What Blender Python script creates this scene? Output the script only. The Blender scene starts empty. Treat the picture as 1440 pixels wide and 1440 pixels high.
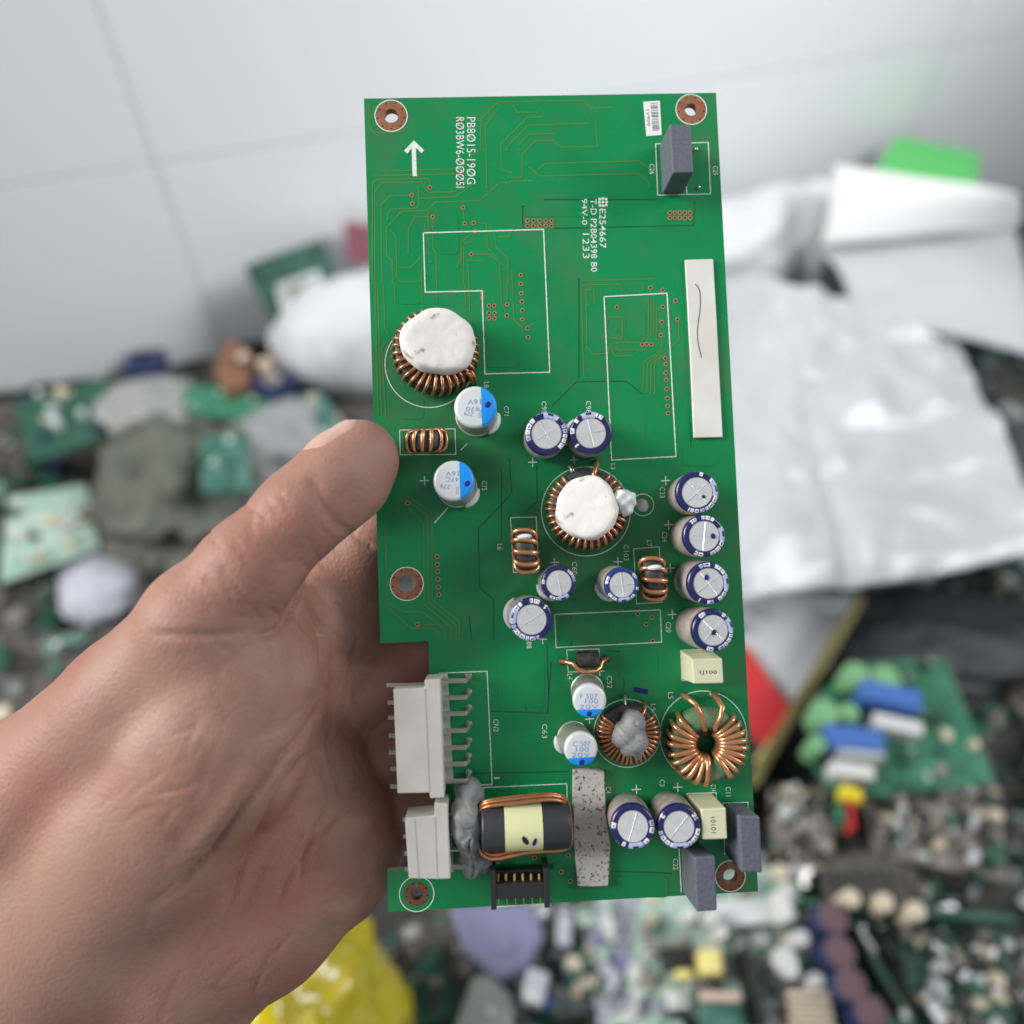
import bpy, bmesh, math, random
import numpy as np
from mathutils import Vector, Matrix, noise as mnoise
random.seed(7); np.random.seed(7)
S = bpy.context.scene
COL = S.collection
MM = 0.001

# ------------------------------------------------------------------ camera
F_PX = 1088.0                                   # focal length in pixels of a 1440 px wide picture
PITCH = math.radians(51)
CAM_Z = 0.60
cam_d = bpy.data.cameras.new('camera'); cam = bpy.data.objects.new('camera', cam_d); COL.objects.link(cam)
cam.location = (0, 0, CAM_Z); cam.rotation_euler = (math.radians(90) - PITCH, 0, 0)
cam_d.sensor_fit = 'HORIZONTAL'; cam_d.sensor_width = 36.0; cam_d.lens = 36.0 * F_PX / 1440.0
cam_d.clip_start = 0.005; cam_d.clip_end = 20
cam_d.dof.use_dof = True; cam_d.dof.focus_distance = 0.1465; cam_d.dof.aperture_fstop = 6.8
S.camera = cam
# ------------------------------------------------------------------ light
w = bpy.data.worlds.new('World'); S.world = w; w.use_nodes = True
bg = w.node_tree.nodes['Background']; bg.inputs[0].default_value = (0.86, 0.93, 1.0, 1); bg.inputs[1].default_value = 0.36
def area(name, loc, target, size, power, col):
    l = bpy.data.lights.new(name, 'AREA'); l.shape = 'RECTANGLE'; l.size = size[0]; l.size_y = size[1]; l.energy = power; l.color = col
    o = bpy.data.objects.new(name, l); COL.objects.link(o); o.location = loc
    o.rotation_euler = (Vector(target) - Vector(loc)).to_track_quat('-Z', 'Y').to_euler()
    return o
area('window_light', (-2.2, 0.10, 1.70), (0, 0.2, 0.45), (1.2, 1.2), 100, (1.0, 0.98, 0.95))
wash = area('wall_wash_light', (1.15, 0.32, 1.30), (-0.05, 0.78, 0.38), (0.7, 0.7), 4.6, (0.98, 0.99, 1.0)); wash.data.spread = math.radians(66)  # added lamp, no window: brightens the wall, cone narrowed to spare the board
S.view_settings.view_transform = 'Standard'; S.view_settings.look = 'None'
S.view_settings.exposure = 0.0; S.view_settings.gamma = 1.0
S.render.engine = 'CYCLES'
S.cycles.use_denoising = True; S.cycles.max_bounces = 6; S.cycles.diffuse_bounces = 3; S.cycles.glossy_bounces = 3
S.cycles.caustics_reflective = False; S.cycles.caustics_refractive = False; S.cycles.sample_clamp_indirect = 6

# ------------------------------------------------------------------ frames
def rod(w_):
    w_ = np.array(w_); th = np.linalg.norm(w_); k = w_ / th
    K = np.array([[0, -k[2], k[1]], [k[2], 0, -k[0]], [-k[1], k[0], 0]])
    return np.eye(3) + np.sin(th) * K + (1 - np.cos(th)) * K @ K
SG = np.diag([1., -1., -1.])
RB = SG @ rod([-4.89351235e-02, -3.66241976e-02, -3.77015003e-02]) @ SG      # board axes in camera axes
TB = SG @ np.array([8.85363238, -4.55129058, 149.618166])                    # mm
OB = -RB.T @ TB                                                              # camera in board frame, mm
BW, BH = 70.0, 156.29
MC = Matrix.Translation(cam.location) @ cam.rotation_euler.to_matrix().to_4x4()
mb = Matrix([[*(RB[i]), TB[i] * MM] for i in range(3)] + [[0, 0, 0, 1]])
MBOARD = MC @ mb
def B(px, py, h=0.0):
    """a point of the board frame (mm): where the sight line of that picture point meets height h above the board"""
    d = RB.T @ np.array([(px - 720) / F_PX, -(py - 720) / F_PX, -1.0])
    t = (h - OB[2]) / d[2]
    p = OB + t * d
    return np.array([p[0], p[1], h])
SP, CP = math.sin(PITCH), math.cos(PITCH)
def ray(px, py):
    a = (px - 720) / F_PX; b = -(py - 720) / F_PX
    return Vector((a, CP + b * SP, -SP + b * CP))
def G(px, py, z):
    d = ray(px, py); t = (z - CAM_Z) / d.z
    return Vector((0, 0, CAM_Z)) + d * t

# ------------------------------------------------------------------ materials
def mat(name, col, rough=0.5, metal=0.0, spec=0.5, bump=0, bscale=200, col2=None, cscale=60, cthr=(0.4, 0.6), coat=0, sss=0, detail=4, trans=0):
    m = bpy.data.materials.new(name); m.use_nodes = True; nt = m.node_tree; b = nt.nodes['Principled BSDF']
    b.inputs['Base Color'].default_value = (*col, 1); b.inputs['Roughness'].default_value = rough; b.inputs['Metallic'].default_value = metal
    b.inputs['Specular IOR Level'].default_value = spec; b.inputs['Coat Weight'].default_value = coat; b.inputs['Coat Roughness'].default_value = 0.15
    if trans: b.inputs['Transmission Weight'].default_value = trans
    tc = nt.nodes.new('ShaderNodeTexCoord')
    if sss:
        b.inputs['Subsurface Weight'].default_value = sss; b.inputs['Subsurface Radius'].default_value = (0.004, 0.0015, 0.0008); b.inputs['Subsurface Scale'].default_value = 1.0
    if col2:
        n = nt.nodes.new('ShaderNodeTexNoise'); n.inputs['Scale'].default_value = cscale; n.inputs['Detail'].default_value = detail
        r = nt.nodes.new('ShaderNodeMapRange'); r.inputs[1].default_value = cthr[0]; r.inputs[2].default_value = cthr[1]
        x = nt.nodes.new('ShaderNodeMix'); x.data_type = 'RGBA'; x.inputs[6].default_value = (*col, 1); x.inputs[7].default_value = (*col2, 1)
        nt.links.new(tc.outputs['Object'], n.inputs['Vector']); nt.links.new(n.outputs[0], r.inputs[0]); nt.links.new(r.outputs[0], x.inputs[0]); nt.links.new(x.outputs[2], b.inputs['Base Color'])
    if bump:
        n = nt.nodes.new('ShaderNodeTexNoise'); n.inputs['Scale'].default_value = bscale; n.inputs['Detail'].default_value = 5
        bp = nt.nodes.new('ShaderNodeBump'); bp.inputs['Strength'].default_value = bump; bp.inputs['Distance'].default_value = 0.0006
        nt.links.new(tc.outputs['Object'], n.inputs['Vector']); nt.links.new(n.outputs[0], bp.inputs['Height']); nt.links.new(bp.outputs[0], b.inputs['Normal'])
    return m
M = {}
M['mask'] = mat('green solder mask', (0.003, 0.25, 0.074), 0.30, spec=0.42, col2=(0.003, 0.19, 0.055), cscale=45, cthr=(0.35, 0.75), bump=0.05, bscale=900)
nt = M['mask'].node_tree; bs = nt.nodes['Principled BSDF']; mx0 = [n for n in nt.nodes if n.type == 'MIX'][0]; tcn = [n for n in nt.nodes if n.type == 'TEX_COORD'][0]
du = nt.nodes.new('ShaderNodeTexNoise'); du.inputs['Scale'].default_value = 34; du.inputs['Detail'].default_value = 9; du.inputs['Roughness'].default_value = .68; dr = nt.nodes.new('ShaderNodeMapRange'); dr.inputs[1].default_value = .49; dr.inputs[2].default_value = .76; dr.inputs[4].default_value = .62
md_ = nt.nodes.new('ShaderNodeMix'); md_.data_type = 'RGBA'; md_.inputs[7].default_value = (.105, .105, .05, 1); nt.links.new(tcn.outputs['Object'], du.inputs['Vector']); nt.links.new(du.outputs[0], dr.inputs[0]); nt.links.new(dr.outputs[0], md_.inputs[0]); nt.links.new(mx0.outputs[2], md_.inputs[6]); nt.links.new(md_.outputs[2], bs.inputs['Base Color'])
rr_ = nt.nodes.new('ShaderNodeMapRange'); rr_.inputs[1].default_value = .4; rr_.inputs[2].default_value = .75; rr_.inputs[3].default_value = .26; rr_.inputs[4].default_value = .52; nt.links.new(du.outputs[0], rr_.inputs[0]); nt.links.new(rr_.outputs[0], bs.inputs['Roughness'])
M['mask_edge'] = mat('board edge laminate', (0.42, 0.44, 0.22), 0.6)
M['pour'] = mat('solder mask over copper', (0.004, 0.262, 0.078), 0.31, spec=0.38)
M['trace'] = mat('solder mask over trace', (0.072, 0.215, 0.05), 0.35, spec=0.5)
M['seam'] = mat('gap between copper pours', (0.004, 0.085, 0.035), 0.4)
M['silk'] = mat('white silkscreen', (0.74, 0.77, 0.72), 0.55, col2=(0.55, 0.62, 0.53), cscale=1500, cthr=(0.45, 0.7))
M['copper_pad'] = mat('bare oxidised copper pad', (0.38, 0.165, 0.09), 0.42, metal=0.35, col2=(0.29, 0.125, 0.065), cscale=600)
M['copper_via'] = mat('via copper', (0.40, 0.215, 0.11), 0.45, metal=0.3)
M['copper_dull'] = mat('darkened copper pad', (0.20, 0.075, 0.04), 0.5, metal=0.3)
M['hole'] = mat('hole dark', (0.03, 0.012, 0.01), 0.7)
M['wire'] = mat('enamelled copper wire', (0.62, 0.27, 0.13), 0.30, metal=0.75, col2=(0.46, 0.19, 0.09), cscale=500, cthr=(0.35, 0.65), bump=0.1, bscale=900)
M['wire_bright'] = mat('bright enamelled copper wire', (0.70, 0.36, 0.18), 0.27, metal=0.75, col2=(0.58, 0.26, 0.12), cscale=300, cthr=(0.35, 0.65), bump=0.08, bscale=700)
M['core_black'] = mat('black ferrite', (0.025, 0.025, 0.027), 0.55, bump=0.2, bscale=1500, col2=(0.06, 0.055, 0.05), cscale=700)
M['core_green'] = mat('green coated toroid', (0.075, 0.19, 0.085), 0.5, bump=0.2, bscale=1200, col2=(0.17, 0.23, 0.13), cscale=300)
M['chalk'] = mat('white silicone compound', (0.80, 0.77, 0.72), 0.75, bump=0.22, bscale=500, col2=(0.36, 0.33, 0.30), cscale=330, cthr=(0.61, 0.68), detail=6)
M['putty'] = mat('grey silicone putty', (0.20, 0.20, 0.205), 0.6, bump=0.4, bscale=500, col2=(0.27, 0.265, 0.26), cscale=200)
M['glue'] = mat('white glue', (0.72, 0.74, 0.74), 0.4)
M['alu'] = mat('brushed aluminium can top', (0.74, 0.74, 0.74), 0.33, metal=0.42, bump=0.10, bscale=2500, col2=(0.66, 0.66, 0.665), cscale=300)
M['score'] = mat('bright score line', (0.88, 0.88, 0.87), 0.3, metal=0.5)
M['sleeve'] = mat('indigo sleeve', (0.012, 0.010, 0.085), 0.28, coat=0.5)
M['sleeve_c'] = mat('blue sleeve', (0.012, 0.035, 0.17), 0.28, coat=0.5)
M['sleeve_l'] = mat('lavender sleeve stripe', (0.42, 0.46, 0.66), 0.35, coat=0.3)
M['sleeve_w'] = mat('white sleeve print', (0.78, 0.79, 0.83), 0.4)
M['sleeve_side'] = mat('beige sleeve side', (0.47, 0.40, 0.36), 0.4, coat=0.3, col2=(0.34, 0.29, 0.26), cscale=350)  # beige with random darker mottling, alike all round below the rim
M['can_white'] = mat('frosted aluminium can', (0.70, 0.71, 0.73), 0.38, metal=0.2)
M['can_side'] = mat('aluminium can side', (0.50, 0.48, 0.42), 0.35, metal=0.55)
M['cyan'] = mat('sky blue print', (0.005, 0.29, 0.82), 0.4)
M['print_blue'] = mat('pale blue print', (0.12, 0.30, 0.52), 0.5)
M['print_dark'] = mat('dark print', (0.03, 0.03, 0.035), 0.6)
M['ink'] = mat('blue marker ink', (0.008, 0.008, 0.17), 0.5)
M['ink_black'] = mat('black marker ink', (0.01, 0.01, 0.012), 0.6)
M['pencil'] = mat('grey pen line', (0.17, 0.17, 0.18), 0.6)
M['nylon'] = mat('off white nylon', (0.58, 0.565, 0.50), 0.5, col2=(0.53, 0.51, 0.45), cscale=150, bump=0.05)
M['nylon_clear'] = mat('greyish nylon', (0.42, 0.43, 0.40), 0.45)
M['tin'] = mat('tinned pin', (0.55, 0.50, 0.46), 0.35, metal=0.7)
M['solder'] = mat('solder', (0.6, 0.6, 0.6), 0.25, metal=0.9)
M['gold'] = mat('gold plated pin', (0.72, 0.50, 0.18), 0.3, metal=0.9)
M['blackplastic'] = mat('black plastic', (0.022, 0.022, 0.025), 0.42, bump=0.05)
M['greybox'] = mat('grey film capacitor case', (0.105, 0.11, 0.14), 0.55, bump=0.35, bscale=1200, col2=(0.12, 0.125, 0.155), cscale=1500)
M['creambox'] = mat('cream film capacitor case', (0.66, 0.64, 0.44), 0.45, bump=0.06)
M['tape_yellow'] = mat('pale yellow tape', (0.70, 0.68, 0.38), 0.42, bump=0.05)
M['drum'] = mat('dark sleeve tube', (0.035, 0.035, 0.04), 0.38)
M['paper'] = mat('white foam tape', (0.72, 0.71, 0.66), 0.7, col2=(0.63, 0.615, 0.56), cscale=60, bump=0.1)
M['label'] = mat('white label', (0.78, 0.79, 0.76), 0.5)
M['dirty'] = mat('dirty adhesive tape', (0.50, 0.46, 0.42), 0.7, col2=(0.09, 0.065, 0.055), cscale=1700, cthr=(0.55, 0.66), detail=9, bump=0.3, bscale=700)

def obj(name, verts, faces, m, parent=None, smooth=None, mi=None):
    me = bpy.data.meshes.new(name); me.from_pydata([tuple(v) for v in verts], [], [tuple(f) for f in faces])
    for x in (m if isinstance(m, (list, tuple)) else [m]): me.materials.append(x)
    if mi is not None: me.polygons.foreach_set('material_index', mi)
    me.update()
    if smooth is not None:
        me.shade_smooth()
        if smooth < 170: me.set_sharp_from_angle(angle=math.radians(smooth))
    o = bpy.data.objects.new(name, me); COL.objects.link(o)
    if parent: o.parent = parent
    return o
def tag(o, label, cat, group=None):
    o['label'] = label; o['category'] = cat
    if group: o['group'] = group
    return o
def fix_normals(o):
    bm = bmesh.new(); bm.from_mesh(o.data); bmesh.ops.recalc_face_normals(bm, faces=bm.faces); bm.to_mesh(o.data); bm.free(); return o

# ------------------------------------------------------------------ shape makers (all return verts, faces)
def tube(pts, r, n=8, closed=False):
    P = np.array(pts, float); N = len(P); rr = np.full(N, r) if np.isscalar(r) else np.array(r, float)
    T = np.roll(P, -1, 0) - np.roll(P, 1, 0) if closed else np.gradient(P, axis=0)
    T /= np.linalg.norm(T, axis=1)[:, None] + 1e-12
    u = np.cross(T[0], [0.31, 0.17, 0.93]); u /= np.linalg.norm(u); V = []; 
    for i in range(N):
        u = u - T[i] * (u @ T[i]); u /= np.linalg.norm(u) + 1e-12; v = np.cross(T[i], u)
        for k in range(n):
            a = 2 * math.pi * k / n; V.append(P[i] + rr[i] * (math.cos(a) * u + math.sin(a) * v))
    Fc = []
    for i in range(N if closed else N - 1):
        j = (i + 1) % N
        for k in range(n): Fc.append((i * n + k, i * n + (k + 1) % n, j * n + (k + 1) % n, j * n + k))
    if not closed: Fc.append(tuple(range(n - 1, -1, -1))); Fc.append(tuple((N - 1) * n + k for k in range(n)))
    return V, Fc
def lathe(prof, n=48, wob=None):
    V = []; Fc = []
    for i, (r, z) in enumerate(prof):
        for k in range(n):
            a = 2 * math.pi * k / n; q = r * (wob(a, i) if wob else 1); V.append((q * math.cos(a), q * math.sin(a), z))
    for i in range(len(prof) - 1):
        for k in range(n): Fc.append((i * n + k, i * n + (k + 1) % n, (i + 1) * n + (k + 1) % n, (i + 1) * n + k))
    Fc.append(tuple(range(n - 1, -1, -1))); Fc.append(tuple((len(prof) - 1) * n + k for k in range(n)))
    return V, Fc
def ring_lathe(prof, n=48):
    V = []; Fc = []; L = len(prof)
    for k in range(n):
        a = 2 * math.pi * k / n
        for r, z in prof: V.append((r * math.cos(a), r * math.sin(a), z))
    for k in range(n):
        for i in range(L): Fc.append((k * L + i, ((k + 1) % n) * L + i, ((k + 1) % n) * L + (i + 1) % L, k * L + (i + 1) % L))
    return V, Fc
def prism(poly, z0, z1):
    n = len(poly); V = [(p[0], p[1], z0) for p in poly] + [(p[0], p[1], z1) for p in poly]
    return V, [tuple(range(n - 1, -1, -1)), tuple(range(n, 2 * n))] + [(i, (i + 1) % n, n + (i + 1) % n, n + i) for i in range(n)]
def hexa(bot, top):
    V = list(bot) + list(top)
    return V, [(3, 2, 1, 0), (4, 5, 6, 7)] + [(i, (i + 1) % 4, 4 + (i + 1) % 4, 4 + i) for i in range(4)]
def box(x0, x1, y0, y1, z0, z1):
    return hexa([(x0, y0, z0), (x1, y0, z0), (x1, y1, z0), (x0, y1, z0)], [(x0, y0, z1), (x1, y0, z1), (x1, y1, z1), (x0, y1, z1)])
def ribbon(pts, wd, z0, z1):
    P = [np.array(p[:2], float) for p in pts]; n = len(P); L = []; R = []
    for i in range(n):
        a = P[i] - P[i - 1] if i else P[1] - P[0]; b = P[i + 1] - P[i] if i < n - 1 else a
        a = a / (np.linalg.norm(a) + 1e-9); b = b / (np.linalg.norm(b) + 1e-9); t = a + b; t /= np.linalg.norm(t) + 1e-9
        nr = np.array([-t[1], t[0]]); s = wd / 2 / max(0.5, abs(nr @ np.array([-a[1], a[0]]))); L.append(P[i] + nr * s); R.append(P[i] - nr * s)
    V = []
    for l, r in zip(L, R): V += [(*r, z0), (*l, z0), (*l, z1), (*r, z1)]
    Fc = [(0, 1, 2, 3), (4 * n - 1, 4 * n - 2, 4 * n - 3, 4 * n - 4)]
    for i in range(n - 1):
        for k in range(4): Fc.append((4 * i + k, 4 * i + 4 + k, 4 * i + 4 + (k + 1) % 4, 4 * i + (k + 1) % 4))
    return V, Fc
def scl(vf, s=MM): return [(v[0] * s, v[1] * s, v[2] * s) for v in vf[0]], vf[1]
def bevel(o, wd, seg=2):
    bm = bmesh.new(); bm.from_mesh(o.data); bmesh.ops.recalc_face_normals(bm, faces=bm.faces)
    bmesh.ops.bevel(bm, geom=[e for e in bm.edges], offset=wd, segments=seg, profile=0.5, affect='EDGES', clamp_overlap=True)
    bm.to_mesh(o.data); bm.free(); o.data.shade_flat(); return o

# signed distance modelling for soft bodies -------------------------------------------------
def smin(a, b, k):
    h = np.clip(0.5 + 0.5 * (b - a) / k, 0, 1); return b * (1 - h) + a * h - k * h * (1 - h)
def chain_sdf(P, nodes, k):
    d = None
    for (a, ra), (b, rb) in zip(nodes[:-1], nodes[1:]):
        ab = b - a; t = np.clip(((P - a) @ ab) / (ab @ ab), 0, 1)
        q = P - a - t[..., None] * ab; e = np.sqrt((q * q).sum(-1)) - (ra + (rb - ra) * t)
        d = e if d is None else smin(d, e, k)
    return d
def surface_net(fn, lo, hi, step):
    ax = [np.arange(lo[i], hi[i] + step, step) for i in range(3)]; nx, ny, nz = map(len, ax)
    D = np.empty((nx, ny, nz), np.float32)
    for i in range(nx):
        g = np.stack(np.meshgrid(ax[0][i:i + 1], ax[1], ax[2], indexing='ij'), -1); D[i] = fn(g.reshape(-1, 3)).reshape(ny, nz)
    neg = D < 0
    c = np.zeros((nx - 1, ny - 1, nz - 1), np.int8)
    for a in (0, 1):
        for b in (0, 1):
            for e in (0, 1): c += neg[a:nx - 1 + a, b:ny - 1 + b, e:nz - 1 + e]
    act = (c > 0) & (c < 8); idx = -np.ones(act.shape, np.int64); I = np.argwhere(act); idx[act] = np.arange(len(I))
    acc = np.zeros((len(I), 3)); cnt = np.zeros(len(I))
    cor = [(a, b, e) for a in (0, 1) for b in (0, 1) for e in (0, 1)]
    for p in cor:
        for axx in range(3):
            if p[axx]: continue
            q = list(p); q[axx] = 1
            d0 = D[I[:, 0] + p[0], I[:, 1] + p[1], I[:, 2] + p[2]]; d1 = D[I[:, 0] + q[0], I[:, 1] + q[1], I[:, 2] + q[2]]
            s = (d0 < 0) != (d1 < 0); t = np.where(s, d0 / (d0 - d1 + 1e-12), 0); pt = np.tile(np.array(p, float), (len(I), 1)); pt[:, axx] = t
            acc += pt * s[:, None]; cnt += s
    V = np.array(lo) + (I + acc / cnt[:, None]) * step
    Fc = []
    for axx in range(3):
        sl0 = [slice(None)] * 3; sl1 = [slice(None)] * 3; sl0[axx] = slice(0, -1); sl1[axx] = slice(1, None)
        ch = neg[tuple(sl0)] != neg[tuple(sl1)]; E_ = np.argwhere(ch); fl = neg[tuple(sl0)][ch]
        o1, o2 = [(1, 2), (2, 0), (0, 1)][axx]
        ok = (E_[:, o1] > 0) & (E_[:, o2] > 0) & (E_[:, o1] < act.shape[o1]) & (E_[:, o2] < act.shape[o2]); E_ = E_[ok]; fl = fl[ok]
        def at(d1, d2):
            q = E_.copy(); q[:, o1] -= d1; q[:, o2] -= d2; return idx[q[:, 0], q[:, 1], q[:, 2]]
        quad = np.stack([at(1, 1), at(0, 1), at(0, 0), at(1, 0)], 1); quad[~fl] = quad[~fl][:, ::-1]; Fc.append(quad)
    Fc = np.concatenate(Fc)
    for _ in range(2):                                        # settle on the true surface
        e = step * 0.3; f0 = fn(V); gr = np.stack([(fn(V + np.eye(3)[i] * e) - f0) / e for i in range(3)], 1)
        V = V - gr * (f0 / ((gr * gr).sum(1) + 1e-6))[:, None] * 0.8
    return V, Fc

# =================================================================== SETTING: wall, bench
YAW = math.radians(18.5); WU = Vector((math.cos(YAW), math.sin(YAW), 0)); WN = Vector((math.sin(YAW), -math.cos(YAW), 0))
P0 = Vector((-0.345, 0.677, 0))
def on_wall(px, py):
    d = ray(px, py); C = Vector((0, 0, CAM_Z)); t = (P0 - C).dot(WN) / d.dot(WN); p = C + d * t
    return (p - P0).dot(WU), p.z
u0, v1 = on_wall(218, 229); _, v2 = on_wall(190, 465)
th = v1 - v2; u_next, _ = on_wall(1330, 62); tw = u_next - u0; print('TILE', tw, th)
M['tile'] = mat('glazed white tile', (0.84, 0.85, 0.86), 0.38, spec=0.35, col2=(0.81, 0.825, 0.845), cscale=3, cthr=(0.3, 0.7))
M['grout'] = mat('pale grout', (0.72, 0.73, 0.74), 0.8)
Mw = Matrix([[WU.x, 0, -WN.x * -1, P0.x], [WU.y, 0, WN.y, P0.y], [0, 1, 0, 0], [0, 0, 0, 1]])
Mw = Matrix(((WU.x, 0, WN.x, P0.x), (WU.y, 0, WN.y, P0.y), (0, 1, 0, 0), (0, 0, 0, 1)))
wall = obj('wall', *box(-1.6, 2.6, -0.1, 0.95, -0.03, -0.0015), M['grout']); wall.matrix_world = Mw; wall['kind'] = 'structure'
tile_me = None
for iu in range(-2, 3):
    for iv in range(-3, 3):
        x = u0 + iu * tw; y = v1 + iv * th
        if tile_me is None:
            t0 = obj('tile', *box(0.0006, tw - 0.0006, 0.0006, th - 0.0006, -0.0014, 0.0012), M['tile'], wall); bevel(t0, 0.0006, 2); tile_me = t0.data; t0.location = (x, y, 0)
        else:
            t = bpy.data.objects.new('tile', tile_me); COL.objects.link(t); t.parent = wall; t.location = (x, y, 0)
M['bench'] = mat('dark bench top', (0.035, 0.035, 0.037), 0.7, col2=(0.09, 0.09, 0.09), cscale=12)
bench = obj('bench', *box(-1.6, 1.8, -0.9, 1.6, -0.04, 0.0), M['bench']); bench['kind'] = 'structure'
# =================================================================== THE CIRCUIT BOARD
board = bpy.data.objects.new('circuit_board', None); COL.objects.link(board); board.matrix_world = MBOARD; board.empty_display_size = 0.02
tag(board, 'large green circuit board with capacitors and copper coils held up in a hand', 'circuit board')
def part(name, vf, m, parent=None, smooth=None, mi=None): return obj(name, *scl(vf), m, parent or board, smooth, mi)
# laminate with notch and real holes
def b2(px, py, h=0): p = B(px, py, h); return (p[0], p[1])
X0, X1, Y0, Y1 = -BW / 2, BW / 2, -BH / 2, BH / 2
ny0 = b2(570, 903)[1]; ny1 = b2(580, 1223)[1]; nx = b2(604, 950)[0]
outline = [(X0, Y1), (X1, Y1), (X1, Y0), (X0, Y0), (X0, ny1), (nx, ny1), (nx, ny0), (X0, ny0)]
HOLES = [(550, 163, 22.5, 10.5, 'copper_pad'), (972, 154, 22, 9.5, 'copper_pad'), (572, 821, 22.5, 12.5, 'copper_pad'), (586, 1257, 16.5, 9, 'copper_dull'), (1027, 1232, 20.5, 10.2, 'copper_dull'), (904, 710, 0, 9.6, None)]
PXM = 7.25
def plate_with_holes(name, outer, holes, z0, z1, mats, parent):
    cu = bpy.data.curves.new(name, 'CURVE'); cu.dimensions = '2D'; cu.fill_mode = 'BOTH'; cu.extrude = (z1 - z0) / 2 * MM
    def spl(pts):
        s = cu.splines.new('POLY'); s.points.add(len(pts) - 1); s.use_cyclic_u = True
        for q, p in zip(s.points, pts): q.co = (p[0] * MM, p[1] * MM, 0, 1)
    spl(outer)
    for c, r in holes: spl([(c[0] + r * math.cos(a * math.pi / 18), c[1] + r * math.sin(a * math.pi / 18)) for a in range(36)])
    tmp = bpy.data.objects.new('tmp', cu); COL.objects.link(tmp); bpy.context.view_layer.update()
    me = bpy.data.meshes.new_from_object(tmp.evaluated_get(bpy.context.evaluated_depsgraph_get())); bpy.data.objects.remove(tmp)
    me.name = name; me.transform(Matrix.Translation((0, 0, (z0 + z1) / 2 * MM))); me.materials.clear()
    for x in mats: me.materials.append(x)
    for p in me.polygons: p.material_index = 0 if abs(p.normal.z) > 0.5 or len(mats) == 1 else 1; p.use_smooth = False
    o = bpy.data.objects.new(name, me); COL.objects.link(o); o.parent = parent; return o
lam = plate_with_holes('laminate', outline, [(b2(x, y), ri / PXM) for x, y, ro, ri, c in HOLES], -1.6, 0.0, [M['mask'], M['mask_edge']], board)
# mounting pads: copper ring, barrel, small vias, white ring
via_v, via_f = lathe([(0.20, 0.02), (0.20, 0.075)], 10); via_dot = None
def disc_obj(name, me_src, loc, m, r, z0, z1, parent, n=14):
    v, f = lathe([(r, z0), (r, z1)], n); o = obj(name, *scl((v, f)), m, parent); o.location = (loc[0] * MM, loc[1] * MM, 0); return o
def ring_obj(name, c, ro, ri, z0, z1, m, parent, n=48):
    o = obj(name, *scl(ring_lathe([(ri, z0), (ro, z0), (ro, z1), (ri, z1)], n)), m, parent, 40); o.location = (c[0] * MM, c[1] * MM, 0); return o
for x, y, ro, ri, c in HOLES:
    p = b2(x, y)
    if c:
        pad = ring_obj('mounting_pad', p, ro / PXM, ri / PXM * 0.97, -1.66, 0.05, M[c], board)
        nv = 9
        for k in range(nv):
            a = math.radians(-90 + 360 / nv * k); rr = (ro * 0.72 + ri * 0.28) / PXM if ro > 17 else (ro * 0.75 + ri * 0.25) / PXM
            d = obj('via', *scl(lathe([(0.17, 0.04), (0.17, 0.058)], 10)), M['hole'], pad); d.location = (rr * math.cos(a) * MM, rr * math.sin(a) * MM, 0)
        s = obj('slot', *scl(box(-0.11, 0.11, ri / PXM * 1.05, ro / PXM * 0.98, 0.05, 0.062)), M['trace'], pad)
    wr = {22.5: 23.6, 22: 23, 16.5: 24, 20.5: 21.5, 0: 16}[ro]
    ring_obj('printed_ring', p, wr / PXM, (wr - 1.3) / PXM, 0.0, 0.07, M['silk'], board)
part('stain', lathe([(0.2, 0.0), (0.2, 0.01)], 6), M['seam']).location = (b2(950, 972)[0] * MM, b2(950, 972)[1] * MM, -0.00001)
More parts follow.
